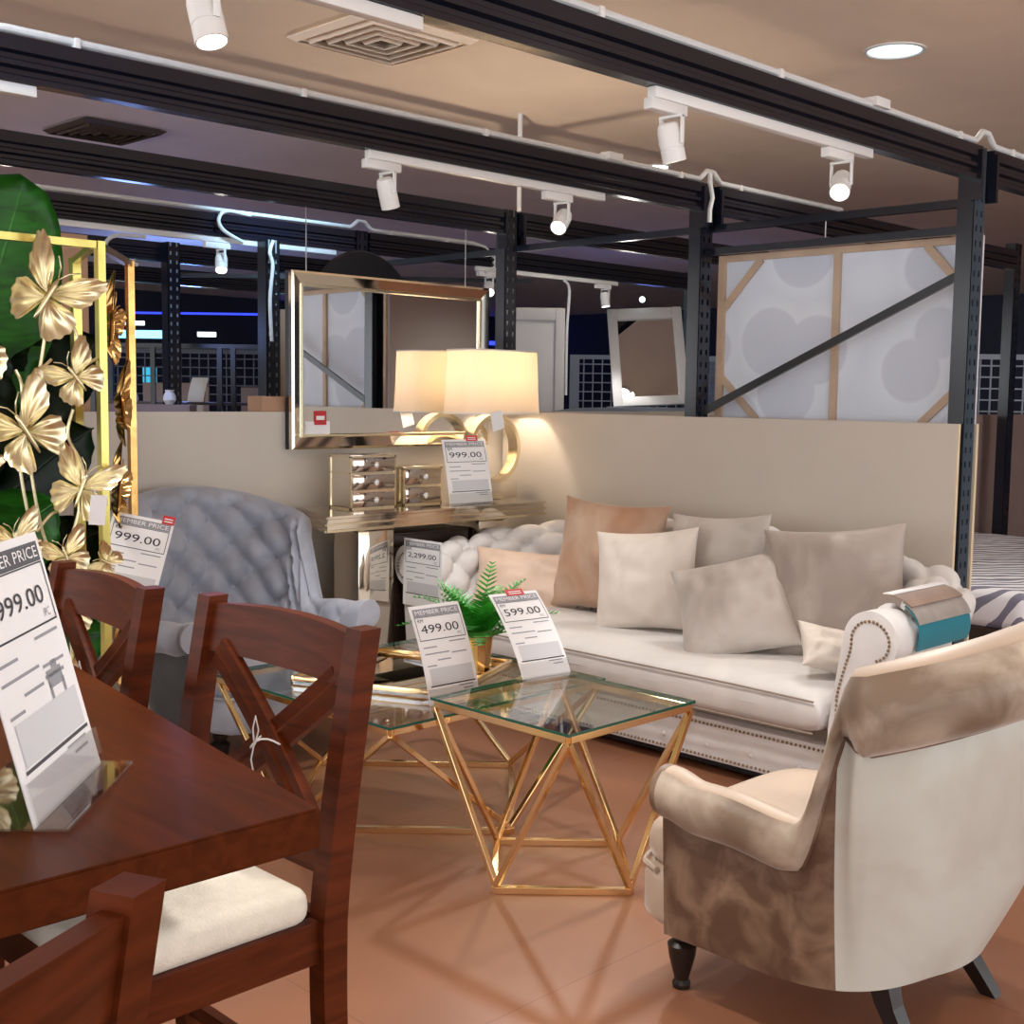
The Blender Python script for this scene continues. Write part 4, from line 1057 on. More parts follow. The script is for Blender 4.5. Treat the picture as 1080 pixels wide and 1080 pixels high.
# ------------------------------------------------------------------ wall mirror
mx0, mx1, mz0, mz1, my = 3.585, 4.925, 1.215, 2.09, YW - 0.03
mir = thing('wall_mirror', 'large rectangular mirror with champagne frame hanging above the console', 'mirror', ((mx0 + mx1) / 2, my, mz0))
fw_ = 0.075
bm = new(); box(bm, ((mx0 + mx1) / 2, my - 0.012, (mz0 + mz1) / 2), (mx1 - mx0 - 2 * fw_, 0.006, mz1 - mz0 - 2 * fw_)); part('mirror_glass', bm, 'mirror', mir, smooth=False)
bm = new(); box(bm, ((mx0 + mx1) / 2, my + 0.010, (mz0 + mz1) / 2), (mx1 - mx0, 0.03, mz1 - mz0)); part('backing_board', bm, 'dark', mir, smooth=False)
bm = new()
def fring(k0, y0, k1, y1):
    A = [(mx0 + k0, mz0 + k0), (mx1 - k0, mz0 + k0), (mx1 - k0, mz1 - k0), (mx0 + k0, mz1 - k0)]; B = [(mx0 + k1, mz0 + k1), (mx1 - k1, mz0 + k1), (mx1 - k1, mz1 - k1), (mx0 + k1, mz1 - k1)]
    a = [bm.verts.new((x, y0, z)) for x, z in A]; b = [bm.verts.new((x, y1, z)) for x, z in B]
    for i in range(4): bm.faces.new((a[i], a[(i + 1) % 4], b[(i + 1) % 4], b[i]))
fring(0, my - 0.005, 0, my - 0.03); fring(0, my - 0.03, 0.012, my - 0.036); fring(0.012, my - 0.036, 0.058, my - 0.022)
part('bevelled_frame', bm, 'champagne', mir, smooth=False)
bm = new(); fring(0.058, my - 0.022, 0.062, my - 0.028); fring(0.062, my - 0.028, 0.072, my - 0.028); fring(0.072, my - 0.028, 0.076, my - 0.014); part('inner_bead', bm, 'champ_edge', mir, smooth=False)
bm = new(); box(bm, (mx0 + 0.165, my - 0.0165, mz0 + 0.10), (0.15, 0.002, 0.075)); o = part('price_sticker', bm, 'paper', mir, smooth=False)
bm = new(); box(bm, (mx0 + 0.18, my - 0.0175, mz0 + 0.155), (0.075, 0.002, 0.07)); part('red_logo', bm, 'red', o, root=mir, smooth=False)
bm = new(); box(bm, (mx0 + 0.18, my - 0.019, mz0 + 0.155), (0.05, 0.002, 0.020)); part('logo_strip', bm, 'paper', o, root=mir, smooth=False)
# round black disc behind it
bm = new(); lathe(bm, [(0.001, -0.015), (0.35, -0.015), (0.36, 0), (0.35, 0.015), (0.001, 0.015)], (4.22, 5.36, 1.895), 56, Matrix.Rotation(pi / 2, 4, 'X'), cap=False)
dk = single('round_mirror_back', bm, 'dark', 'round black disc showing above the top of the gold mirror', 'mirror', (4.22, 5.36, 1.535))

# ------------------------------------------------------------------ dining table
tp = [(-0.06, 1.346), (0.966, 1.315), (1.187, 2.75), (0.16, 2.80)]
tb = thing('dining_table', 'dark mahogany counter height dining table at the lower left', 'table', (0.55, 2.05, 0))
bm = new(); prism(bm, tp, 0.895, 0.95)
bmesh.ops.recalc_face_normals(bm, faces=bm.faces[:])
bmesh.ops.bevel(bm, geom=bm.edges[:], offset=0.003, segments=2, affect='EDGES'); part('table_top', bm, 'wood_top', tb, smooth=False)
bm = new(); prism(bm, inset(tp, 0.6), 0.82, 0.896); part('apron', bm, 'wood', tb, smooth=False)
bm = new(); box(bm, (0.46, 2.1, 0.45), (0.34, 0.60, 0.76), bev=0.006); part('pedestal', bm, 'wood', tb, smooth=False)
bm = new(); box(bm, (0.46, 2.1, 0.035), (0.56, 0.9, 0.07), bev=0.008); part('base_plinth', bm, 'wood', tb, smooth=False)

# ------------------------------------------------------------------ dining chairs
def dining_chair(label, loc, rz):
    t = thing('dining_chair', label, 'chair', loc, rz)
    hw = 0.238; pw = 0.042; pd = 0.050
    # rear posts: local y forward; splay back at foot and lean back above the seat
    def py(z):
        return -0.045 * sstep(0.5, 0, z) * 0.6 + (-0.002 - 0.075 * ((max(z, 0.6) - 0.6) / 0.5) ** 1.25)
    for s in (-1, 1):
        bm = new(); V = []
        for k in range(23):
            z = 1.10 * k / 22; y = py(z); d = pd * lerp(1.0, 0.82, abs(z - 0.6) / 0.6)
            V.append([bm.verts.new((s * hw + dx * pw / 2, y + dy * d / 2, z)) for dx, dy in ((-1, -1), (1, -1), (1, 1), (-1, 1))])
        for A, B in zip(V, V[1:]):
            for i in range(4): bm.faces.new((A[i], A[(i + 1) % 4], B[(i + 1) % 4], B[i]))
        bm.faces.new(V[0][::-1]); bm.faces.new(V[-1]); part('rear_post', bm, 'wood', t, local=True, ang=50)
        bm = new(); box(bm, (s * (hw - 0.008), 0.385, 0.29), (0.042, 0.042, 0.58), bev=0.003); part('front_leg', bm, 'wood', t, local=True, smooth=False)
        bm = new(); box(bm, (s * (hw - 0.006), 0.19, 0.575), (0.024, 0.36, 0.075), bev=0.002); part('seat_rail', bm, 'wood', t, local=True, smooth=False)
        bm = new(); box(bm, (s * (hw - 0.006), 0.185, 0.22 if s > 0 else 0.22), (0.02, 0.36, 0.032)); part('stretcher', bm, 'wood', t, local=True, smooth=False)
    # curved crest rail
    bm = new(); V = []; n = 18
    for k in range(n + 1):
        x = -hw + pw / 2 + (2 * hw - pw) * k / n; bow = -0.022 * (1 - (x / hw) ** 2); zt_ = 1.083 + 0.012 * (1 - (x / hw) ** 2); row = []
        for z, dy in ((zt_, -0.012), (zt_, 0.012), (0.995, 0.012), (0.995, -0.012)): row.append(bm.verts.new((x, py(z) + bow + dy, z)))
        V.append(row)
    for A, B in zip(V, V[1:]):
        for i in range(4): bm.faces.new((A[i], A[(i + 1) % 4], B[(i + 1) % 4], B[i]))
    bm.faces.new(V[0][::-1]); bm.faces.new(V[-1]); part('crest_rail', bm, 'wood', t, local=True, ang=50)
    bm = new(); box(bm, (0, py(0.70), 0.70), (2 * hw - pw, 0.022, 0.045), bev=0.002); part('lower_rail', bm, 'wood', t, local=True, smooth=False)
    bm = new(); box(bm, (0, 0.0, 0.575), (2 * hw - pw, 0.024, 0.075)); part('seat_rail', bm, 'wood', t, local=True, smooth=False); bm = new(); box(bm, (0, 0.385, 0.575), (2 * hw - 0.05, 0.024, 0.075)); part('seat_rail', bm, 'wood', t, local=True, smooth=False)
    bm = new(); box(bm, (0, 0.385, 0.28), (2 * hw - 0.05, 0.022, 0.035)); part('stretcher', bm, 'wood', t, local=True, smooth=False); bm = new(); box(bm, (0, -0.012, 0.28), (2 * hw - pw, 0.02, 0.03)); part('stretcher', bm, 'wood', t, local=True, smooth=False)
    # X back: two slats with a moulded ridge
    for s in (-1, 1):
        bm = new(); n = 14; V = []
        for k in range(n + 1):
            f = k / n; x = s * lerp(hw - 0.05, -hw + 0.05, f); z = lerp(1.0, 0.72, f); bow = -0.018 * (1 - (x / hw) ** 2); y = py(z) + bow + s * 0.003
            dirx, dirz = s * (-2 * hw + 0.1), -0.28; L = math.hypot(dirx, dirz); nx, nz = -dirz / L, dirx / L
            row = []
            for o_, dy in ((-0.030, -0.010), (-0.008, -0.010), (0.0, -0.015), (0.008, -0.010), (0.030, -0.010), (0.030, 0.010), (0.008, 0.010), (0, 0.015), (-0.008, 0.010), (-0.030, 0.010)):
                row.append(bm.verts.new((x + nx * o_, y + dy, z + nz * o_)))
            V.append(row)
        for A, B in zip(V, V[1:]):
            m_ = len(A)
            for i in range(m_): bm.faces.new((A[i], A[(i + 1) % m_], B[(i + 1) % m_], B[i]))
        bm.faces.new(V[0][::-1]); bm.faces.new(V[-1]); part('cross_slat', bm, 'wood', t, local=True, ang=25)
    bm = new(); box(bm, (0, 0.222, 0.640), (2 * hw + 0.010, 0.385, 0.068), bev=0.030, seg=4); part('seat_cushion', bm, 'cream', t, local=True)
    return t
ch = dining_chair('mahogany cross-back dining chair tucked in by the right table corner, cream seat', (1.235, 1.90, 0), radians(90))
dup(ch, (1.205, 2.535, 0), radians(85), 'mahogany cross-back dining chair farther along the table by the butterfly screen')
dup(ch, (0.228, 0.885, 0), radians(23.5), 'mahogany dining chair cut off at the bottom left corner, nearest the viewer')

def hang_tag(p, ln, label, tilt=0.0):
    p = Vector(p); t = thing('hang_tag', label, 'tag', p - Vector((0, 0, ln)))
    pts = [p + Vector((0.035 * cos(a) - 0.008, 0.03 * sin(a), 0.012 * sin(2 * a))) for a in [2 * pi * k / 20 for k in range(20)]]
    bm = new(); tube(bm, pts, 0.0018, 5, closed=True)
    tube(bm, [p + Vector((-0.040, 0, 0)), p + Vector((-0.043, 0.006, -0.03)), p + Vector((-0.042, -0.002, -ln + 0.05))], 0.0016, 5)
    tube(bm, [p + Vector((-0.040, 0, 0)), p + Vector((-0.046, -0.005, 0.03)), p + Vector((-0.046, -0.014, 0.055)), p + Vector((-0.044, -0.02, 0.03)), p + Vector((-0.041, -0.004, 0.0))], 0.0016, 5)
    part('string', bm, 'string', t)
    bm = new(); box(bm, p + Vector((-0.042, -0.002, -ln + 0.025)), (0.002, 0.028, 0.055), 0.5); part('tag_card', bm, 'paper', t, smooth=False)
hang_tag((1.278, 1.885, 0.865), 0.11, 'white string and small tag tied to the cross slats of the nearer chair')
hang_tag((1.255, 2.52, 0.865), 0.10, 'white string tied to the slats of the chair by the butterfly screen')

# ------------------------------------------------------------------ butterfly screen
SY = 3.60
def w2(px, py): return (1.525 + 0.002889 * px, 1.942 - 0.00291 * (py - 245 - px * 0.09))
scr = thing('butterfly_screen', 'gold metal folding screen decorated with large butterflies', 'screen', (1.3, SY, 0))
xr = 1.838; ztop = 1.945
bm = new(); box(bm, ((0.70 + xr) / 2 - 0.014, SY, ztop - 0.012), (xr - 0.70 - 0.028, 0.028, 0.022)); box(bm, (xr - 0.011, SY, ztop / 2), (0.024, 0.028, ztop)); box(bm, (0.715, SY, ztop / 2), (0.03, 0.03, ztop)); box(bm, ((0.70 + xr) / 2, SY, 0.05), (xr - 0.70, 0.03, 0.025))
part('front_leaf_frame', bm, 'leafgold', scr, smooth=False)
e2 = Vector((2.165, 4.05)); st = Vector((xr, SY + 0.02))
bm = new(); bar(bm, (st.x, st.y, ztop - 0.013), (e2.x, e2.y, ztop - 0.011), 0.022); bar(bm, (st.x, st.y, 0.05), (e2.x, e2.y, 0.05), 0.022); bar(bm, (e2.x, e2.y, 0), (e2.x, e2.y, ztop), 0.024)
part('folded_leaf_frame', bm, 'amber', scr, smooth=False)
e3 = Vector((2.0, 4.12))
bm = new(); bar(bm, (st.x - 0.02, st.y, ztop - 0.013), (e3.x, e3.y, ztop - 0.011), 0.02); bar(bm, (e3.x, e3.y, 0), (e3.x, e3.y, ztop), 0.03); bar(bm, (st.x - 0.02, st.y, 0.05), (e3.x, e3.y, 0.05), 0.02)
part('inner_leaf_frame', bm, 'leafgold', scr, smooth=False)

def butterfly_bm(Mx, span, seed=0):
    """wings in local XZ plane (span wide), facing -Y"""
    bm = new()
    fore = [(0.02, 0.04), (0.07, 0.20), (0.18, 0.36), (0.33, 0.47), (0.45, 0.50), (0.49, 0.43), (0.45, 0.30), (0.42, 0.18), (0.34, 0.08), (0.18, 0.03), (0.02, 0.0)]
    hind = [(0.02, 0.0), (0.17, 0.0), (0.32, 0.0), (0.40, -0.08), (0.39, -0.20), (0.33, -0.31), (0.24, -0.40), (0.15, -0.40), (0.09, -0.28), (0.04, -0.14), (0.02, -0.06)]
    def smooth(q, n):
        q = [Vector((a, 0, b)) for a, b in q]; out = []; m_ = len(q) - 1
        for k in range(n + 1):
            t = k / n * m_; i = min(int(t), m_ - 1); u_ = t - i
            p0 = q[max(i - 1, 0)]; p1 = q[i]; p2 = q[i + 1]; p3 = q[min(i + 2, m_)]
            out.append(0.5 * ((2 * p1) + (p2 - p0) * u_ + (2 * p0 - 5 * p1 + 4 * p2 - p3) * u_ * u_ + (3 * p1 - p0 - 3 * p2 + p3) * u_ ** 3))
        return out
    for s in (-1, 1):
        for wi, outl in enumerate((fore, hind)):
            O = smooth(outl, 40); root = (O[0] + O[-1]) / 2; nR = 9
            for off in (0.0, 0.004):
                V = []
                for i in range(nR):
                    r = i / (nR - 1); row = []
                    for k, o_ in enumerate(O):
                        g = 1 + 0.03 * cos(k * 1.6) * (r ** 5)
                        p = root + (o_ - root) * (0.03 + 0.97 * r) * g
                        z = 0.020 * cos(k * 0.95) * sin(pi * min(1, r * 1.1)) ** 0.5 * (0.5 + r) + 0.16 * p.x * r + (0.02 if wi else 0.0) - 0.05 * sin(pi * r)
                        row.append(bm.verts.new(Mx @ Vector((s * p.x * span, -z * span - off + (0.006 if wi else 0.0), p.z * span))))
                    V.append(row)
                for i in range(nR - 1):
                    for k in range(40):
                        q = (V[i][k], V[i + 1][k], V[i + 1][k + 1], V[i][k + 1]); bm.faces.new(q if off else q[::-1])
    pts = [Mx @ Vector((0, -0.02 * span, lerp(-0.28, 0.2, k / 6) * span)) for k in range(7)]
    tube(bm, pts, [span * x for x in (0.012, 0.022, 0.026, 0.028, 0.028, 0.030, 0.018)], 8)
    for s in (-1, 1): tube(bm, [Mx @ Vector((0, -0.02 * span, 0.2 * span)), Mx @ Vector((s * 0.06 * span, -0.05 * span, 0.32 * span)), Mx @ Vector((s * 0.15 * span, -0.06 * span, 0.40 * span))], 0.006 * span + 0.0006, 5)
    return bm
bf = [(42, 308, 0.30, 33, 1), (70, 391, 0.20, -38, 2), (16, 441, 0.29, -32, 3), (74, 506, 0.235, 22, 4), (4, 552, 0.19, -15, 5), (56, 574, 0.17, -20, 6), (60, 632, 0.20, 20, 7), (101, 588, 0.12, -60, 8), (16, 640, 0.22, 30, 9), (-40, 360, 0.26, -20, 10), (-60, 480, 0.26, 25, 11), (40, 720, 0.22, -15, 12), (-30, 800, 0.25, 30, 13)]
for px, py, sp, rot, sd in bf:
    sp *= 0.93
    x, z = w2(px, py)
    Mx = Matrix.Translation((x, SY - 0.03, z)) @ Matrix.Rotation(radians(rot), 4, 'Y') @ Matrix.Rotation(radians(8 if sd % 2 else -8), 4, 'Z')
    part('butterfly', butterfly_bm(Mx, sp, sd), 'palegold', scr, recalc=False, ang=60)
for k, f in enumerate((0.3, 0.62, 0.45, 0.7, 0.4, 0.6)):
    p = st.lerp(e2, f); z = 1.70 - 0.27 * k
    Mx = Matrix.Translation((p.x, p.y, z)) @ Matrix.Rotation(radians(54), 4, 'Z') @ Matrix.Rotation(radians(30 * (-1) ** k), 4, 'Y')
    part('butterfly', butterfly_bm(Mx, 0.26, 20 + k), 'amber', scr, recalc=False, ang=60, label='amber toned butterfly on the folded leaf')
for pxs in ([(44, 345), (36, 385), (20, 420), (14, 470), (24, 540)], [(72, 425), (66, 452), (82, 490), (74, 540), (56, 575)], [(60, 318), (78, 350), (74, 380)], [(78, 385), (95, 376), (106, 372)], [(24, 470), (36, 545), (58, 610), (66, 700), (58, 800)], [(18, 400), (34, 385), (50, 372)], [(50, 590), (62, 600), (66, 640)], [(18, 420), (18, 395), (12, 380)], [(30, 545), (46, 530), (56, 528)]):
    c = [(w2(*p)[0], SY + 0.0, w2(*p)[1]) for p in pxs]; out = []
    c = [Vector(q) for q in c]
    for i in range(len(c) - 1):
        p0 = c[max(i - 1, 0)]; p1 = c[i]; p2 = c[i + 1]; p3 = c[min(i + 2, len(c) - 1)]
        for k in range(6):
            u_ = k / 6; out.append(0.5 * ((2 * p1) + (p2 - p0) * u_ + (2 * p0 - 5 * p1 + 4 * p2 - p3) * u_ * u_ + (3 * p1 - p0 - 3 * p2 + p3) * u_ ** 3))
    out.append(c[-1]); bm = new(); tube(bm, out, 0.005, 7); part('stem', bm, 'palegold', scr)
p = w2(87, 530)
tg = thing('hang_tag', 'white paper tag hanging on the butterfly screen', 'tag', (p[0], SY - 0.06, p[1] - 0.045))
bm = new(); box(bm, (0, 0, 0.045), (0.052, 0.002, 0.09), Matrix.Rotation(0.1, 4, 'Y')); part('tag_card', bm, 'paper', tg, local=True, smooth=False)
bm = new(); tube(bm, [(0, 0.002, 0.085), (-0.006, 0.01, 0.105), (0, 0.03, 0.115)], 0.0013, 5); part('string', bm, 'string', tg, local=True)

# banana plant behind the screen
bp_ = thing('banana_plant', 'artificial banana plant with broad dark leaves behind the screen', 'plant', (1.66, 4.40, 0))
bm = new(); lathe(bm, [(0.13, 0), (0.17, 0.02), (0.20, 0.32), (0.19, 0.34), (0.17, 0.34), (0.165, 0.30)], (0, 0, 0), 28); part('pot', bm, 'pot', bp_, local=True)
bm = new(); lathe(bm, [(0.001, 0.30), (0.168, 0.30)], (0, 0, 0), 24, cap=False); part('soil', bm, 'soil', bp_, local=True)
bm = new(); tube(bm, [(0, 0, 0.28), (0.01, 0.01, 0.7), (0.03, 0, 1.2), (0.05, 0, 1.5)], [0.045, 0.04, 0.032, 0.02], 10); part('trunk', bm, 'stem', bp_, local=True)
rp = random.Random(11)
leaves = [((0.0, 0, 1.30), (0.24, -0.10, 2.25), 0.50, 'leaf', 0.08, 90), ((0.03, 0, 1.2), (0.42, -0.30, 1.72), 0.30, 'leaf_dark', 0.25, 60), ((0, 0, 1.1), (-0.05, -0.45, 1.75), 0.34, 'leaf_dark', 0.25, 85),
          ((0, 0, 0.95), (0.30, -0.45, 1.42), 0.30, 'leaf_dark', 0.3, 70), ((0, 0, 0.8), (0.15, -0.50, 1.18), 0.32, 'leaf', 0.3, 75), ((0, 0, 0.7), (0.44, -0.25, 1.05), 0.30, 'leaf_dark', 0.3, 60),
          ((0, 0, 0.6), (-0.1, -0.5, 0.9), 0.30, 'leaf_dark', 0.3, 80), ((0.02, 0, 1.3), (-0.35, -0.1, 1.95), 0.34, 'leaf', 0.25, 90), ((0.02, 0, 1.25), (-0.45, -0.35, 1.55), 0.30, 'leaf_dark', 0.25, 90), ((0, 0, 0.5), (0.35, -0.45, 0.72), 0.28, 'leaf', 0.3, 70),
          ((0.02, 0, 1.1), (0.22, 0.1, 1.85), 0.34, 'leaf_dark', 0.2, 95), ((0.0, 0, 0.9), (0.30, -0.05, 1.55), 0.36, 'leaf_dark', 0.2, 95), ((0.0, 0, 0.6), (0.26, -0.02, 1.25), 0.36, 'leaf_dark', 0.2, 95), ((0.0, 0, 0.5), (-0.1, -0.05, 1.35), 0.40, 'leaf_dark', 0.2, 95)]
for (a, b, wd, m_, droop, fz) in leaves:
    a = Vector(a); b = Vector(b); d = b - a; L = d.length; dn = d.normalized(); face = Vector((-0.6, -0.8, 0.1)); sv = dn.cross(face).normalized(); nv = sv.cross(dn)
    bm = new(); nu, nvv = 26, 9
    def lp(i, j):
        t_ = i / (nu - 1); f = -1 + 2 * j / (nvv - 1)
        w = wd / 2 * (sin(pi * min(1, 0.06 + 0.94 * t_)) ** 0.42) if t_ > 0.12 else 0.012
        ruff = 0.012 * sin(t_ * 46 + f * 3) * abs(f)
        c = a + d * t_ + Vector((0, 0, -droop * 0.25 * L * (t_ ** 2.5)))
        return c + sv * f * w + nv * (-0.09 * wd * (1 - f * f) + ruff + 0.05 * abs(f) * wd)
    V = grid(bm, lp, nu, nvv)
    bmesh.ops.solidify(bm, geom=bm.faces[:], thickness=0.002)
    tube(bm, [a + d * (k / 10) + Vector((0, 0, -droop * 0.25 * L * ((k / 10) ** 2.5))) + nv * (-0.09 * wd) for k in range(11)], [0.010 * (1 - 0.07 * k) for k in range(11)], 6)
    part('leaf', bm, m_, bp_, local=True, ang=60)

# ------------------------------------------------------------------ fabric swatches over the right sofa arm
sw = thing('fabric_swatch_book', 'bundle of fabric swatches draped over the right sofa arm', 'fabric swatches', (4.29, 2.12, 0.60))
acx, acz = SY0 - 0.155, 0.665
def drape(bm, x0, x1, a0, a1, r, off=0.0, th=0.004):
    n = 12; V = []
    for k in range(n + 1):
        a = radians(lerp(a0, a1, k / n)); V.append([(x, acx - (r + d) * cos(a), acz + (r + d) * sin(a)) for d in (off, off + th) for x in (x0, x1)])
    VV = [[bm.verts.new(p) for p in row] for row in V]
    for A, B in zip(VV, VV[1:]):
        for i, j in ((0, 1), (1, 3), (3, 2), (2, 0)): bm.faces.new((A[i], A[j], B[j], B[i]))
    bm.faces.new([VV[0][i] for i in (0, 1, 3, 2)]); bm.faces.new([VV[-1][i] for i in (0, 2, 3, 1)])
for nm, x0, x1, a0, a1, off, m_, lb in (('swatch_header', 4.09, 4.50, 84, 100, 0.028, 'paper', 'white header card'), ('swatch', 4.09, 4.49, 50, 88, 0.022, 'swatch_brown', 'brown velvet swatch'), ('swatch', 4.09, 4.49, 20, 66, 0.015, 'swatch_grey', 'grey velvet swatch'), ('swatch', 4.09, 4.49, -25, 60, 0.008, 'teal', 'teal swatch')):
    bm = new(); drape(bm, x0, x1, a0, a1, 0.112, off); part(nm, bm, m_, sw, label=lb)

# ------------------------------------------------------------------ background shop
f45 = Vector((0.7081, 0.7061)); r45 = Vector((0.7061, -0.7081))
def F(d, r, z): q = f45 * d + r45 * r; return Vector((q.x, q.y, z))
A45 = math.atan2(r45.y, r45.x)
def fence(d0, r0, d1, r1, z0, z1, label, fm='fence'):
    a, b = F(d0, r0, 0), F(d1, r1, 0); L = (b - a).length; t = thing('mesh_fence', label, 'fence', a, math.atan2(b.y - a.y, b.x - a.x))
    bm = new()
    for x in (0, L): box(bm, (x, 0, z1 / 2), (0.09, 0.06, z1))
    box(bm, (L / 2, 0, z1 - 0.02), (L, 0.05, 0.04)); box(bm, (L / 2, 0, z0), (L, 0.05, 0.04)); part('frame', bm, fm, t, local=True, smooth=False)
    bm = new(); n = max(2, int(L / 0.085)); m_ = int((z1 - z0) / 0.085)
    for k in range(1, n): box(bm, (L * k / n, 0, (z0 + z1) / 2), (0.012, 0.012, z1 - z0))
    for k in range(1, m_): box(bm, (L / 2, 0.006, z0 + (z1 - z0) * k / m_), (L, 0.012, 0.012))
    part('wire_mesh', bm, fm, t, local=True, smooth=False)
fence(12.4, -4.0, 12.4, -2.3, 1.2, 1.90, 'mesh railing darkened as if in dim light, far left background', 'fence_dim')
fence(12.0, 0.58, 11.9, 1.90, 1.1, 1.885, 'white mesh railing in the background left of the leaning mirror')
fence(9.8, 3.55, 9.8, 4.15, 1.15, 1.86, 'white mesh railing at the right edge behind the near post')
fence(11.8, 1.78, 11.7, 2.0, 1.1, 1.87, 'narrow white mesh railing seen beside the middle post')
# far LED strip
bm = new(); box(bm, (15.5, 18.68, 2.55), (6.0, 0.04, 0.08)); single('led_strip', bm, 'led', 'long blue light strip on the far dark wall', 'light strip', (16, 18.6, 2.5), smooth=False)
# wardrobe
w0 = F(9.6, 0.225, 0); wd = thing('white_wardrobe', 'pale grey wardrobe door behind the glowing lampshade', 'wardrobe', w0, A45)
bm = new(); box(bm, (-0.08, 0.25, 1.08), (0.48, 0.5, 2.16), bev=0.006); part('carcass', bm, 'ward', wd, local=True)
bm = new()
for c, s in (((0.125, -0.008, 1.08), (0.07, 0.02, 2.15)), ((-0.285, -0.008, 1.08), (0.07, 0.02, 2.15)), ((-0.08, -0.008, 2.11), (0.34, 0.02, 0.09)), ((-0.08, -0.008, 0.05), (0.34, 0.02, 0.09))): box(bm, c, s, bev=0.004)
part('door_frame', bm, 'ward', wd, local=True)
# leaning mirror
lm0 = F(10.2, 1.125, 1.425); lm = thing('leaning_mirror', 'white framed mirror leaning back beyond the board, reflecting ceiling', 'mirror', lm0, A45)
TM = Matrix.Rotation(radians(-3), 4, 'Y') @ Matrix.Rotation(radians(-25), 4, 'X')
bm = new(); W_, H_ = 0.62, 0.89
for c, s in (((-W_ / 2 + 0.04, 0, H_ / 2), (0.08, 0.03, H_)), ((W_ / 2 - 0.04, 0, H_ / 2), (0.08, 0.03, H_)), ((0, 0, H_ - 0.05), (W_ - 0.16, 0.03, 0.10)), ((0, 0, 0.04), (W_ - 0.16, 0.03, 0.08))): box(bm, c, s, bev=0.004)
bm.transform(TM); part('frame', bm, 'ward', lm, local=True)
bm = new(); box(bm, (0, 0.006, H_ / 2), (W_ - 0.15, 0.006, H_ - 0.16)); bm.transform(TM); part('mirror_glass', bm, 'mirror', lm, local=True, smooth=False)
dk0 = F(10.25, 1.125, 0); bm = new(); box(bm, (dk0.x, dk0.y, 0.705), (0.7, 0.36, 1.41), A45); single('dresser', bm, 'headboard', 'blue grey dresser holding the leaning mirror, mostly hidden by the board', 'dresser', (dk0.x, dk0.y, 0), smooth=False)
# arched headboard
hb = F(9.0, 0.63, 0); bm = new()
pts = [(0.50 * cos(pi * k / 24) * 1.0, 1.30 + 0.115 * sin(pi * k / 24)) for k in range(25)] + [(-0.50, 0.0), (0.50, 0.0)]
a = [bm.verts.new((x, -0.03, z)) for x, z in pts]; b = [bm.verts.new((x, 0.03, z)) for x, z in pts]
for i in range(len(pts)): bm.faces.new((a[i], a[(i + 1) % len(pts)], b[(i + 1) % len(pts)], b[i]))
bm.faces.new(a); bm.faces.new(b[::-1]); bm.transform(Matrix.Translation(hb) @ Matrix.Rotation(A45, 4, 'Z'))
single('arched_headboard', bm, 'headboard', 'arched grey headboard just showing over the board beside the lamp', 'headboard', tuple(hb), smooth=False)
# bed at right
bd = thing('bed', 'bed with grey and white zigzag cover behind the sofa at right', 'bed', (7.3, 3.2, 0))
bm = new(); box(bm, (7.3, 3.25, 0.20), (2.6, 1.4, 0.36), bev=0.02); part('base', bm, 'darkwood', bd)
bm = new(); box(bm, (7.3, 3.22, 0.47), (2.6, 1.5, 0.20), bev=0.05, seg=4); part('quilt', bm, 'quilt', bd)

# left background: open shelving, low boards, seats and signs
sh_ = thing('open_shelf', 'black metal open shelf rack in the left background', 'shelf', F(9.4, -2.6, 0), A45)
bm = new(); 
box(bm, (0.15, 0, 1.83), (1.5, 0.04, 0.03)); box(bm, (0.15, 0.4, 1.83), (1.5, 0.04, 0.03)); part('top_rail', bm, 'dark', sh_, local=True, smooth=False)
for x in (-0.55, -0.10, 0.02, 0.40, 0.50, 0.85):
    bm = new(); box(bm, (x, 0.0, 0.92), (0.035, 0.035, 1.84)); part('upright', bm, 'dark', sh_, local=True, smooth=False)
bm = new(); box(bm, (0.15, 0.2, 1.40), (1.5, 0.4, 0.02)); part('shelf_board', bm, 'darkwood', sh_, local=True, smooth=False)
for (d, r0, r1, z1, mm, lb) in ((10.5, -3.1, -2.55, 1.56, 'brown_board', 'low taupe board left of the blue post in the background'), (10.5, -2.28, -1.95, 1.53, 'brown_board', 'low taupe board right of the blue post in the background'), (10.2, -1.92, -1.62, 1.52, 'brown_board', 'low taupe board beside the black slotted post')):
    c = F(d, (r0 + r1) / 2, z1 / 2); bm = new(); box(bm, c, (r1 - r0, 0.03, z1), A45); single('display_board', bm, mm, lb, 'display board', (c.x, c.y, 0), smooth=False)
bm = new(); box(bm, (3.56, 5.245, ZB + 0.038), (0.20, 0.13, 0.075), bev=0.004); single('cardboard_box', bm, 'cardboard', 'small brown carton on top of the back board edge', 'box', (3.56, 5.245, ZB), smooth=False)
bm = new(); c = F(7.75, -1.41, 0); box(bm, (c.x, c.y, 1.0), (0.09, 0.05, 2.0), A45); single('wood_plank', bm, 'cardboard', 'upright brown plank between black post and gold mirror', 'plank', tuple(c), smooth=False)
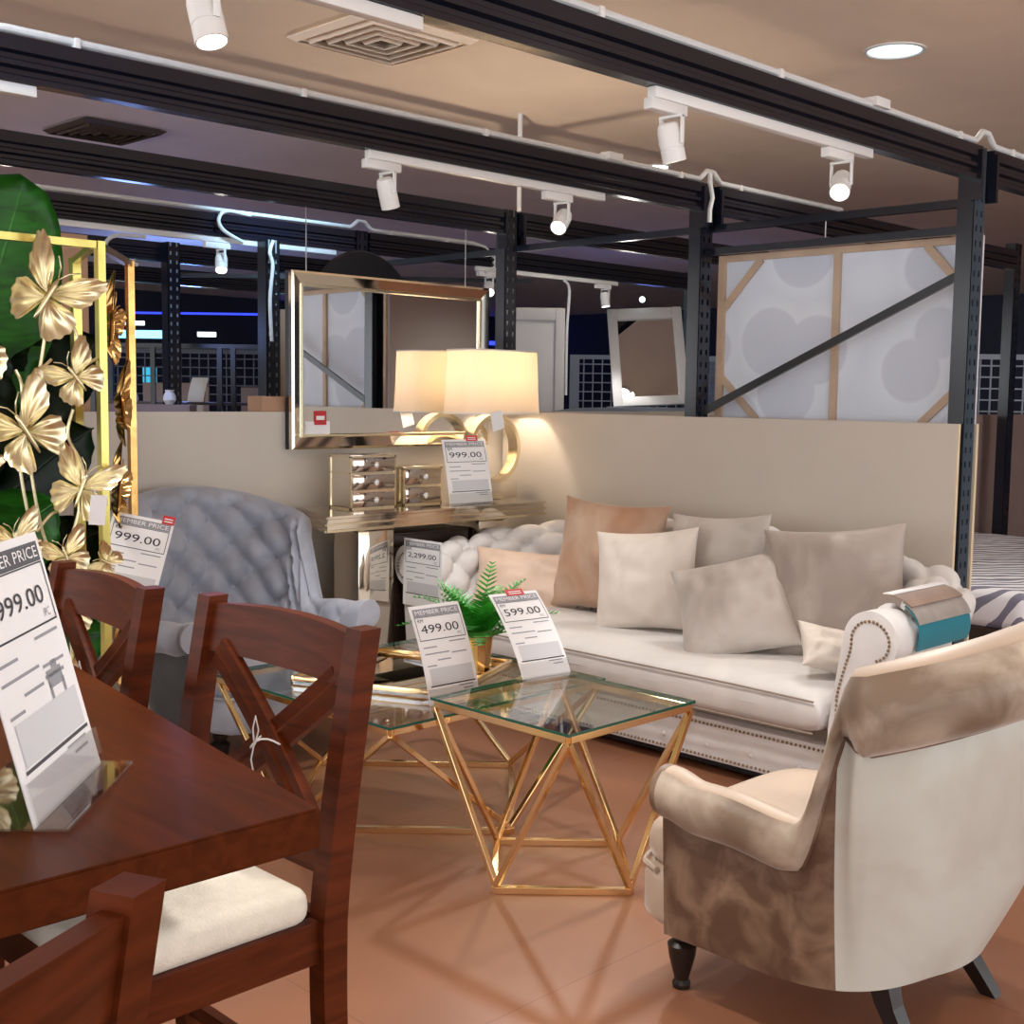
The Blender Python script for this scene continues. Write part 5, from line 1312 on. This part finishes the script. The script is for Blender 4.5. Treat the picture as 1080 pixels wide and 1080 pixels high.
# pale chair back
c = F(9.9, -2.52, 0); bm = new(); V = []
for k in range(11):
    z = lerp(1.30, 1.60, k / 10); bow = 0.05 * (k / 10) ** 2
    V.append([bm.verts.new((x + bow, y, z)) for x in (-0.065, 0.065) for y in (0, 0.025)])
for A, B in zip(V, V[1:]):
    for i, j in ((0, 1), (1, 3), (3, 2), (2, 0)): bm.faces.new((A[i], A[j], B[j], B[i]))
bm.faces.new([V[-1][i] for i in (0, 1, 3, 2)])
box(bm, (0, 0.012, 0.65), (0.05, 0.03, 1.30)); bm.transform(Matrix.Translation(c) @ Matrix.Rotation(A45, 4, 'Z'))
single('white_chair', bm, 'ceramic', 'curved white chair back in the left background', 'chair', tuple(c))
for r, z0, lb in ((-2.36, 1.402, 'right one of two small white vases on the background shelf'), (-2.62, 1.402, 'left one of two small white vases on the background shelf')):
    c = F(8.6, r, 1.40); bm = new(); lathe(bm, [(0.025, 0), (0.045, 0.03), (0.042, 0.06), (0.028, 0.085), (0.032, 0.10)], c, 16); single('vase', bm, 'ceramic', lb, 'vase', tuple(c))
c = F(8.6, -2.5, 0.70); bm = new(); box(bm, c, (0.6, 0.2, 1.40), A45); single('vase_cabinet', bm, 'brown_board', 'cabinet under the two white vases in the left background', 'cabinet', (c.x, c.y, 0), smooth=False)
# lit shop signs far away
def sign(d, r, z, w, h, m_, lb, nm='lit_sign'):
    c = F(d, r, z); bm = new(); box(bm, c, (w, 0.03, h), A45); single(nm, bm, m_, lb, 'sign', tuple(c - Vector((0, 0, h / 2))), smooth=False)
sign(16, -4.75, 2.20, 0.55, 0.10, 'led_cyan', 'long cyan light bar in the left background')
sign(16, -4.85, 2.34, 0.30, 0.05, 'led_white', 'small white light bar above the cyan one')
sign(16, -5.05, 2.02, 0.20, 0.10, 'led_white', 'pale lit panel under the cyan light bar')
sign(15, -4.35, 1.60, 0.16, 0.34, 'teal_screen', 'teal lit screen in the left background', 'lit_screen')
sign(15, -4.56, 1.62, 0.07, 0.40, 'led_white', 'narrow white light column beside the teal screen')
sign(14, -3.42, 2.12, 0.20, 0.05, 'led_white', 'white light bar right of the blue post')
sign(14, -2.62, 2.17, 0.20, 0.07, 'led_cyan', 'small blue light near the black slotted post')
sign(16.5, -4.2, 2.50, 2.0, 0.025, 'led', 'dim blue strip above the cyan lights', 'light_strip')
for (d, r, z, s, m_, lb) in ((10.5, 1.06, 2.30, 0.05, 'led_white', 'tiny glowing ball for a white glint above the leaning mirror'),):  # glowing ball stands in for a spot-like glint
    c = F(d, r, z); bm = new(); ball(bm, c, s / 2); single('glint_ball', bm, m_, lb, 'lamp', tuple(c))
# coloured light of the shop next door; last point added to tint the post
for p, e, col in ((F(13.5, -3.5, 2.3), 30, (0.15, 0.3, 1)), (F(14.0, 1.5, 1.6), 8, (0.2, 0.3, 1)), ((4.0, 7.5, 1.9), 5, (0.25, 0.4, 1.0))):
    l = bpy.data.lights.new('shop_blue_fill', 'POINT'); l.energy = e; l.color = col; l.shadow_soft_size = 0.15
    lo = bpy.data.objects.new('shop_blue_fill', l); COL.objects.link(lo); lo.location = p; lo['kind'] = 'light'

l = bpy.data.lights.new('added_glint_spot', 'SPOT'); l.energy = 60; l.color = (0.4, 0.7, 1.0); l.spot_size = radians(75); l.spot_blend = 1.0; l.shadow_soft_size = 0.1  # added spot without fixture, puts blue glints on the rear beam
lo = bpy.data.objects.new('added_glint_spot', l); COL.objects.link(lo); lo.location = (4.2, 5.75, 3.0); lo['kind'] = 'light'
lo.rotation_euler = (Vector((4.5, 6.6, 2.4)) - Vector((4.2, 5.75, 3.0))).to_track_quat('-Z', 'Y').to_euler()
l = bpy.data.lights.new('added_blue_spot', 'SPOT'); l.energy = 20; l.color = (0.35, 0.65, 1.0); l.spot_size = radians(40); l.spot_blend = 1.0; l.shadow_soft_size = 0.1  # added spot tints the beam's left end
lo = bpy.data.objects.new('added_blue_spot', l); COL.objects.link(lo); lo.location = (0.9, 2.9, 2.85); lo['kind'] = 'light'
lo.rotation_euler = (Vector((1.9, 3.75, 2.48)) - Vector((0.9, 2.9, 2.85))).to_track_quat('-Z', 'Y').to_euler()

# ------------------------------------------------------------------ world, camera, view
w = bpy.data.worlds.new('World'); scene.world = w; w.use_nodes = True
bg = w.node_tree.nodes['Background']; bg.inputs['Color'].default_value = (0.92, 0.96, 1.0, 1); bg.inputs['Strength'].default_value = 1.95
for o in list(bpy.data.objects):
    if 'mw' in o: del o['mw']
cam = bpy.data.cameras.new('Camera'); co = bpy.data.objects.new('Camera', cam); COL.objects.link(co)
cam.sensor_fit = 'HORIZONTAL'; cam.sensor_width = 36.0; cam.lens = 1316.46 / 1080 * 36.0; cam.clip_start = 0.05; cam.clip_end = 100
yaw, pitch, roll = 0.786834, 0.0939005, 0.0131644
fwv = Vector((sin(yaw) * cos(pitch), cos(yaw) * cos(pitch), -sin(pitch))); rt = Vector((cos(yaw), -sin(yaw), 0)); up = rt.cross(fwv)
rt2 = rt * cos(roll) + up * sin(roll); up2 = -rt * sin(roll) + up * cos(roll)
co.matrix_world = Matrix(((rt2.x, up2.x, -fwv.x, 0), (rt2.y, up2.y, -fwv.y, 0), (rt2.z, up2.z, -fwv.z, 1.5), (0, 0, 0, 1)))
scene.camera = co
vs_ = scene.view_settings
vs_.view_transform = 'Standard'; vs_.look = 'None'; vs_.gamma = 1.0; vs_.use_curve_mapping = False; vs_.exposure = 0.75
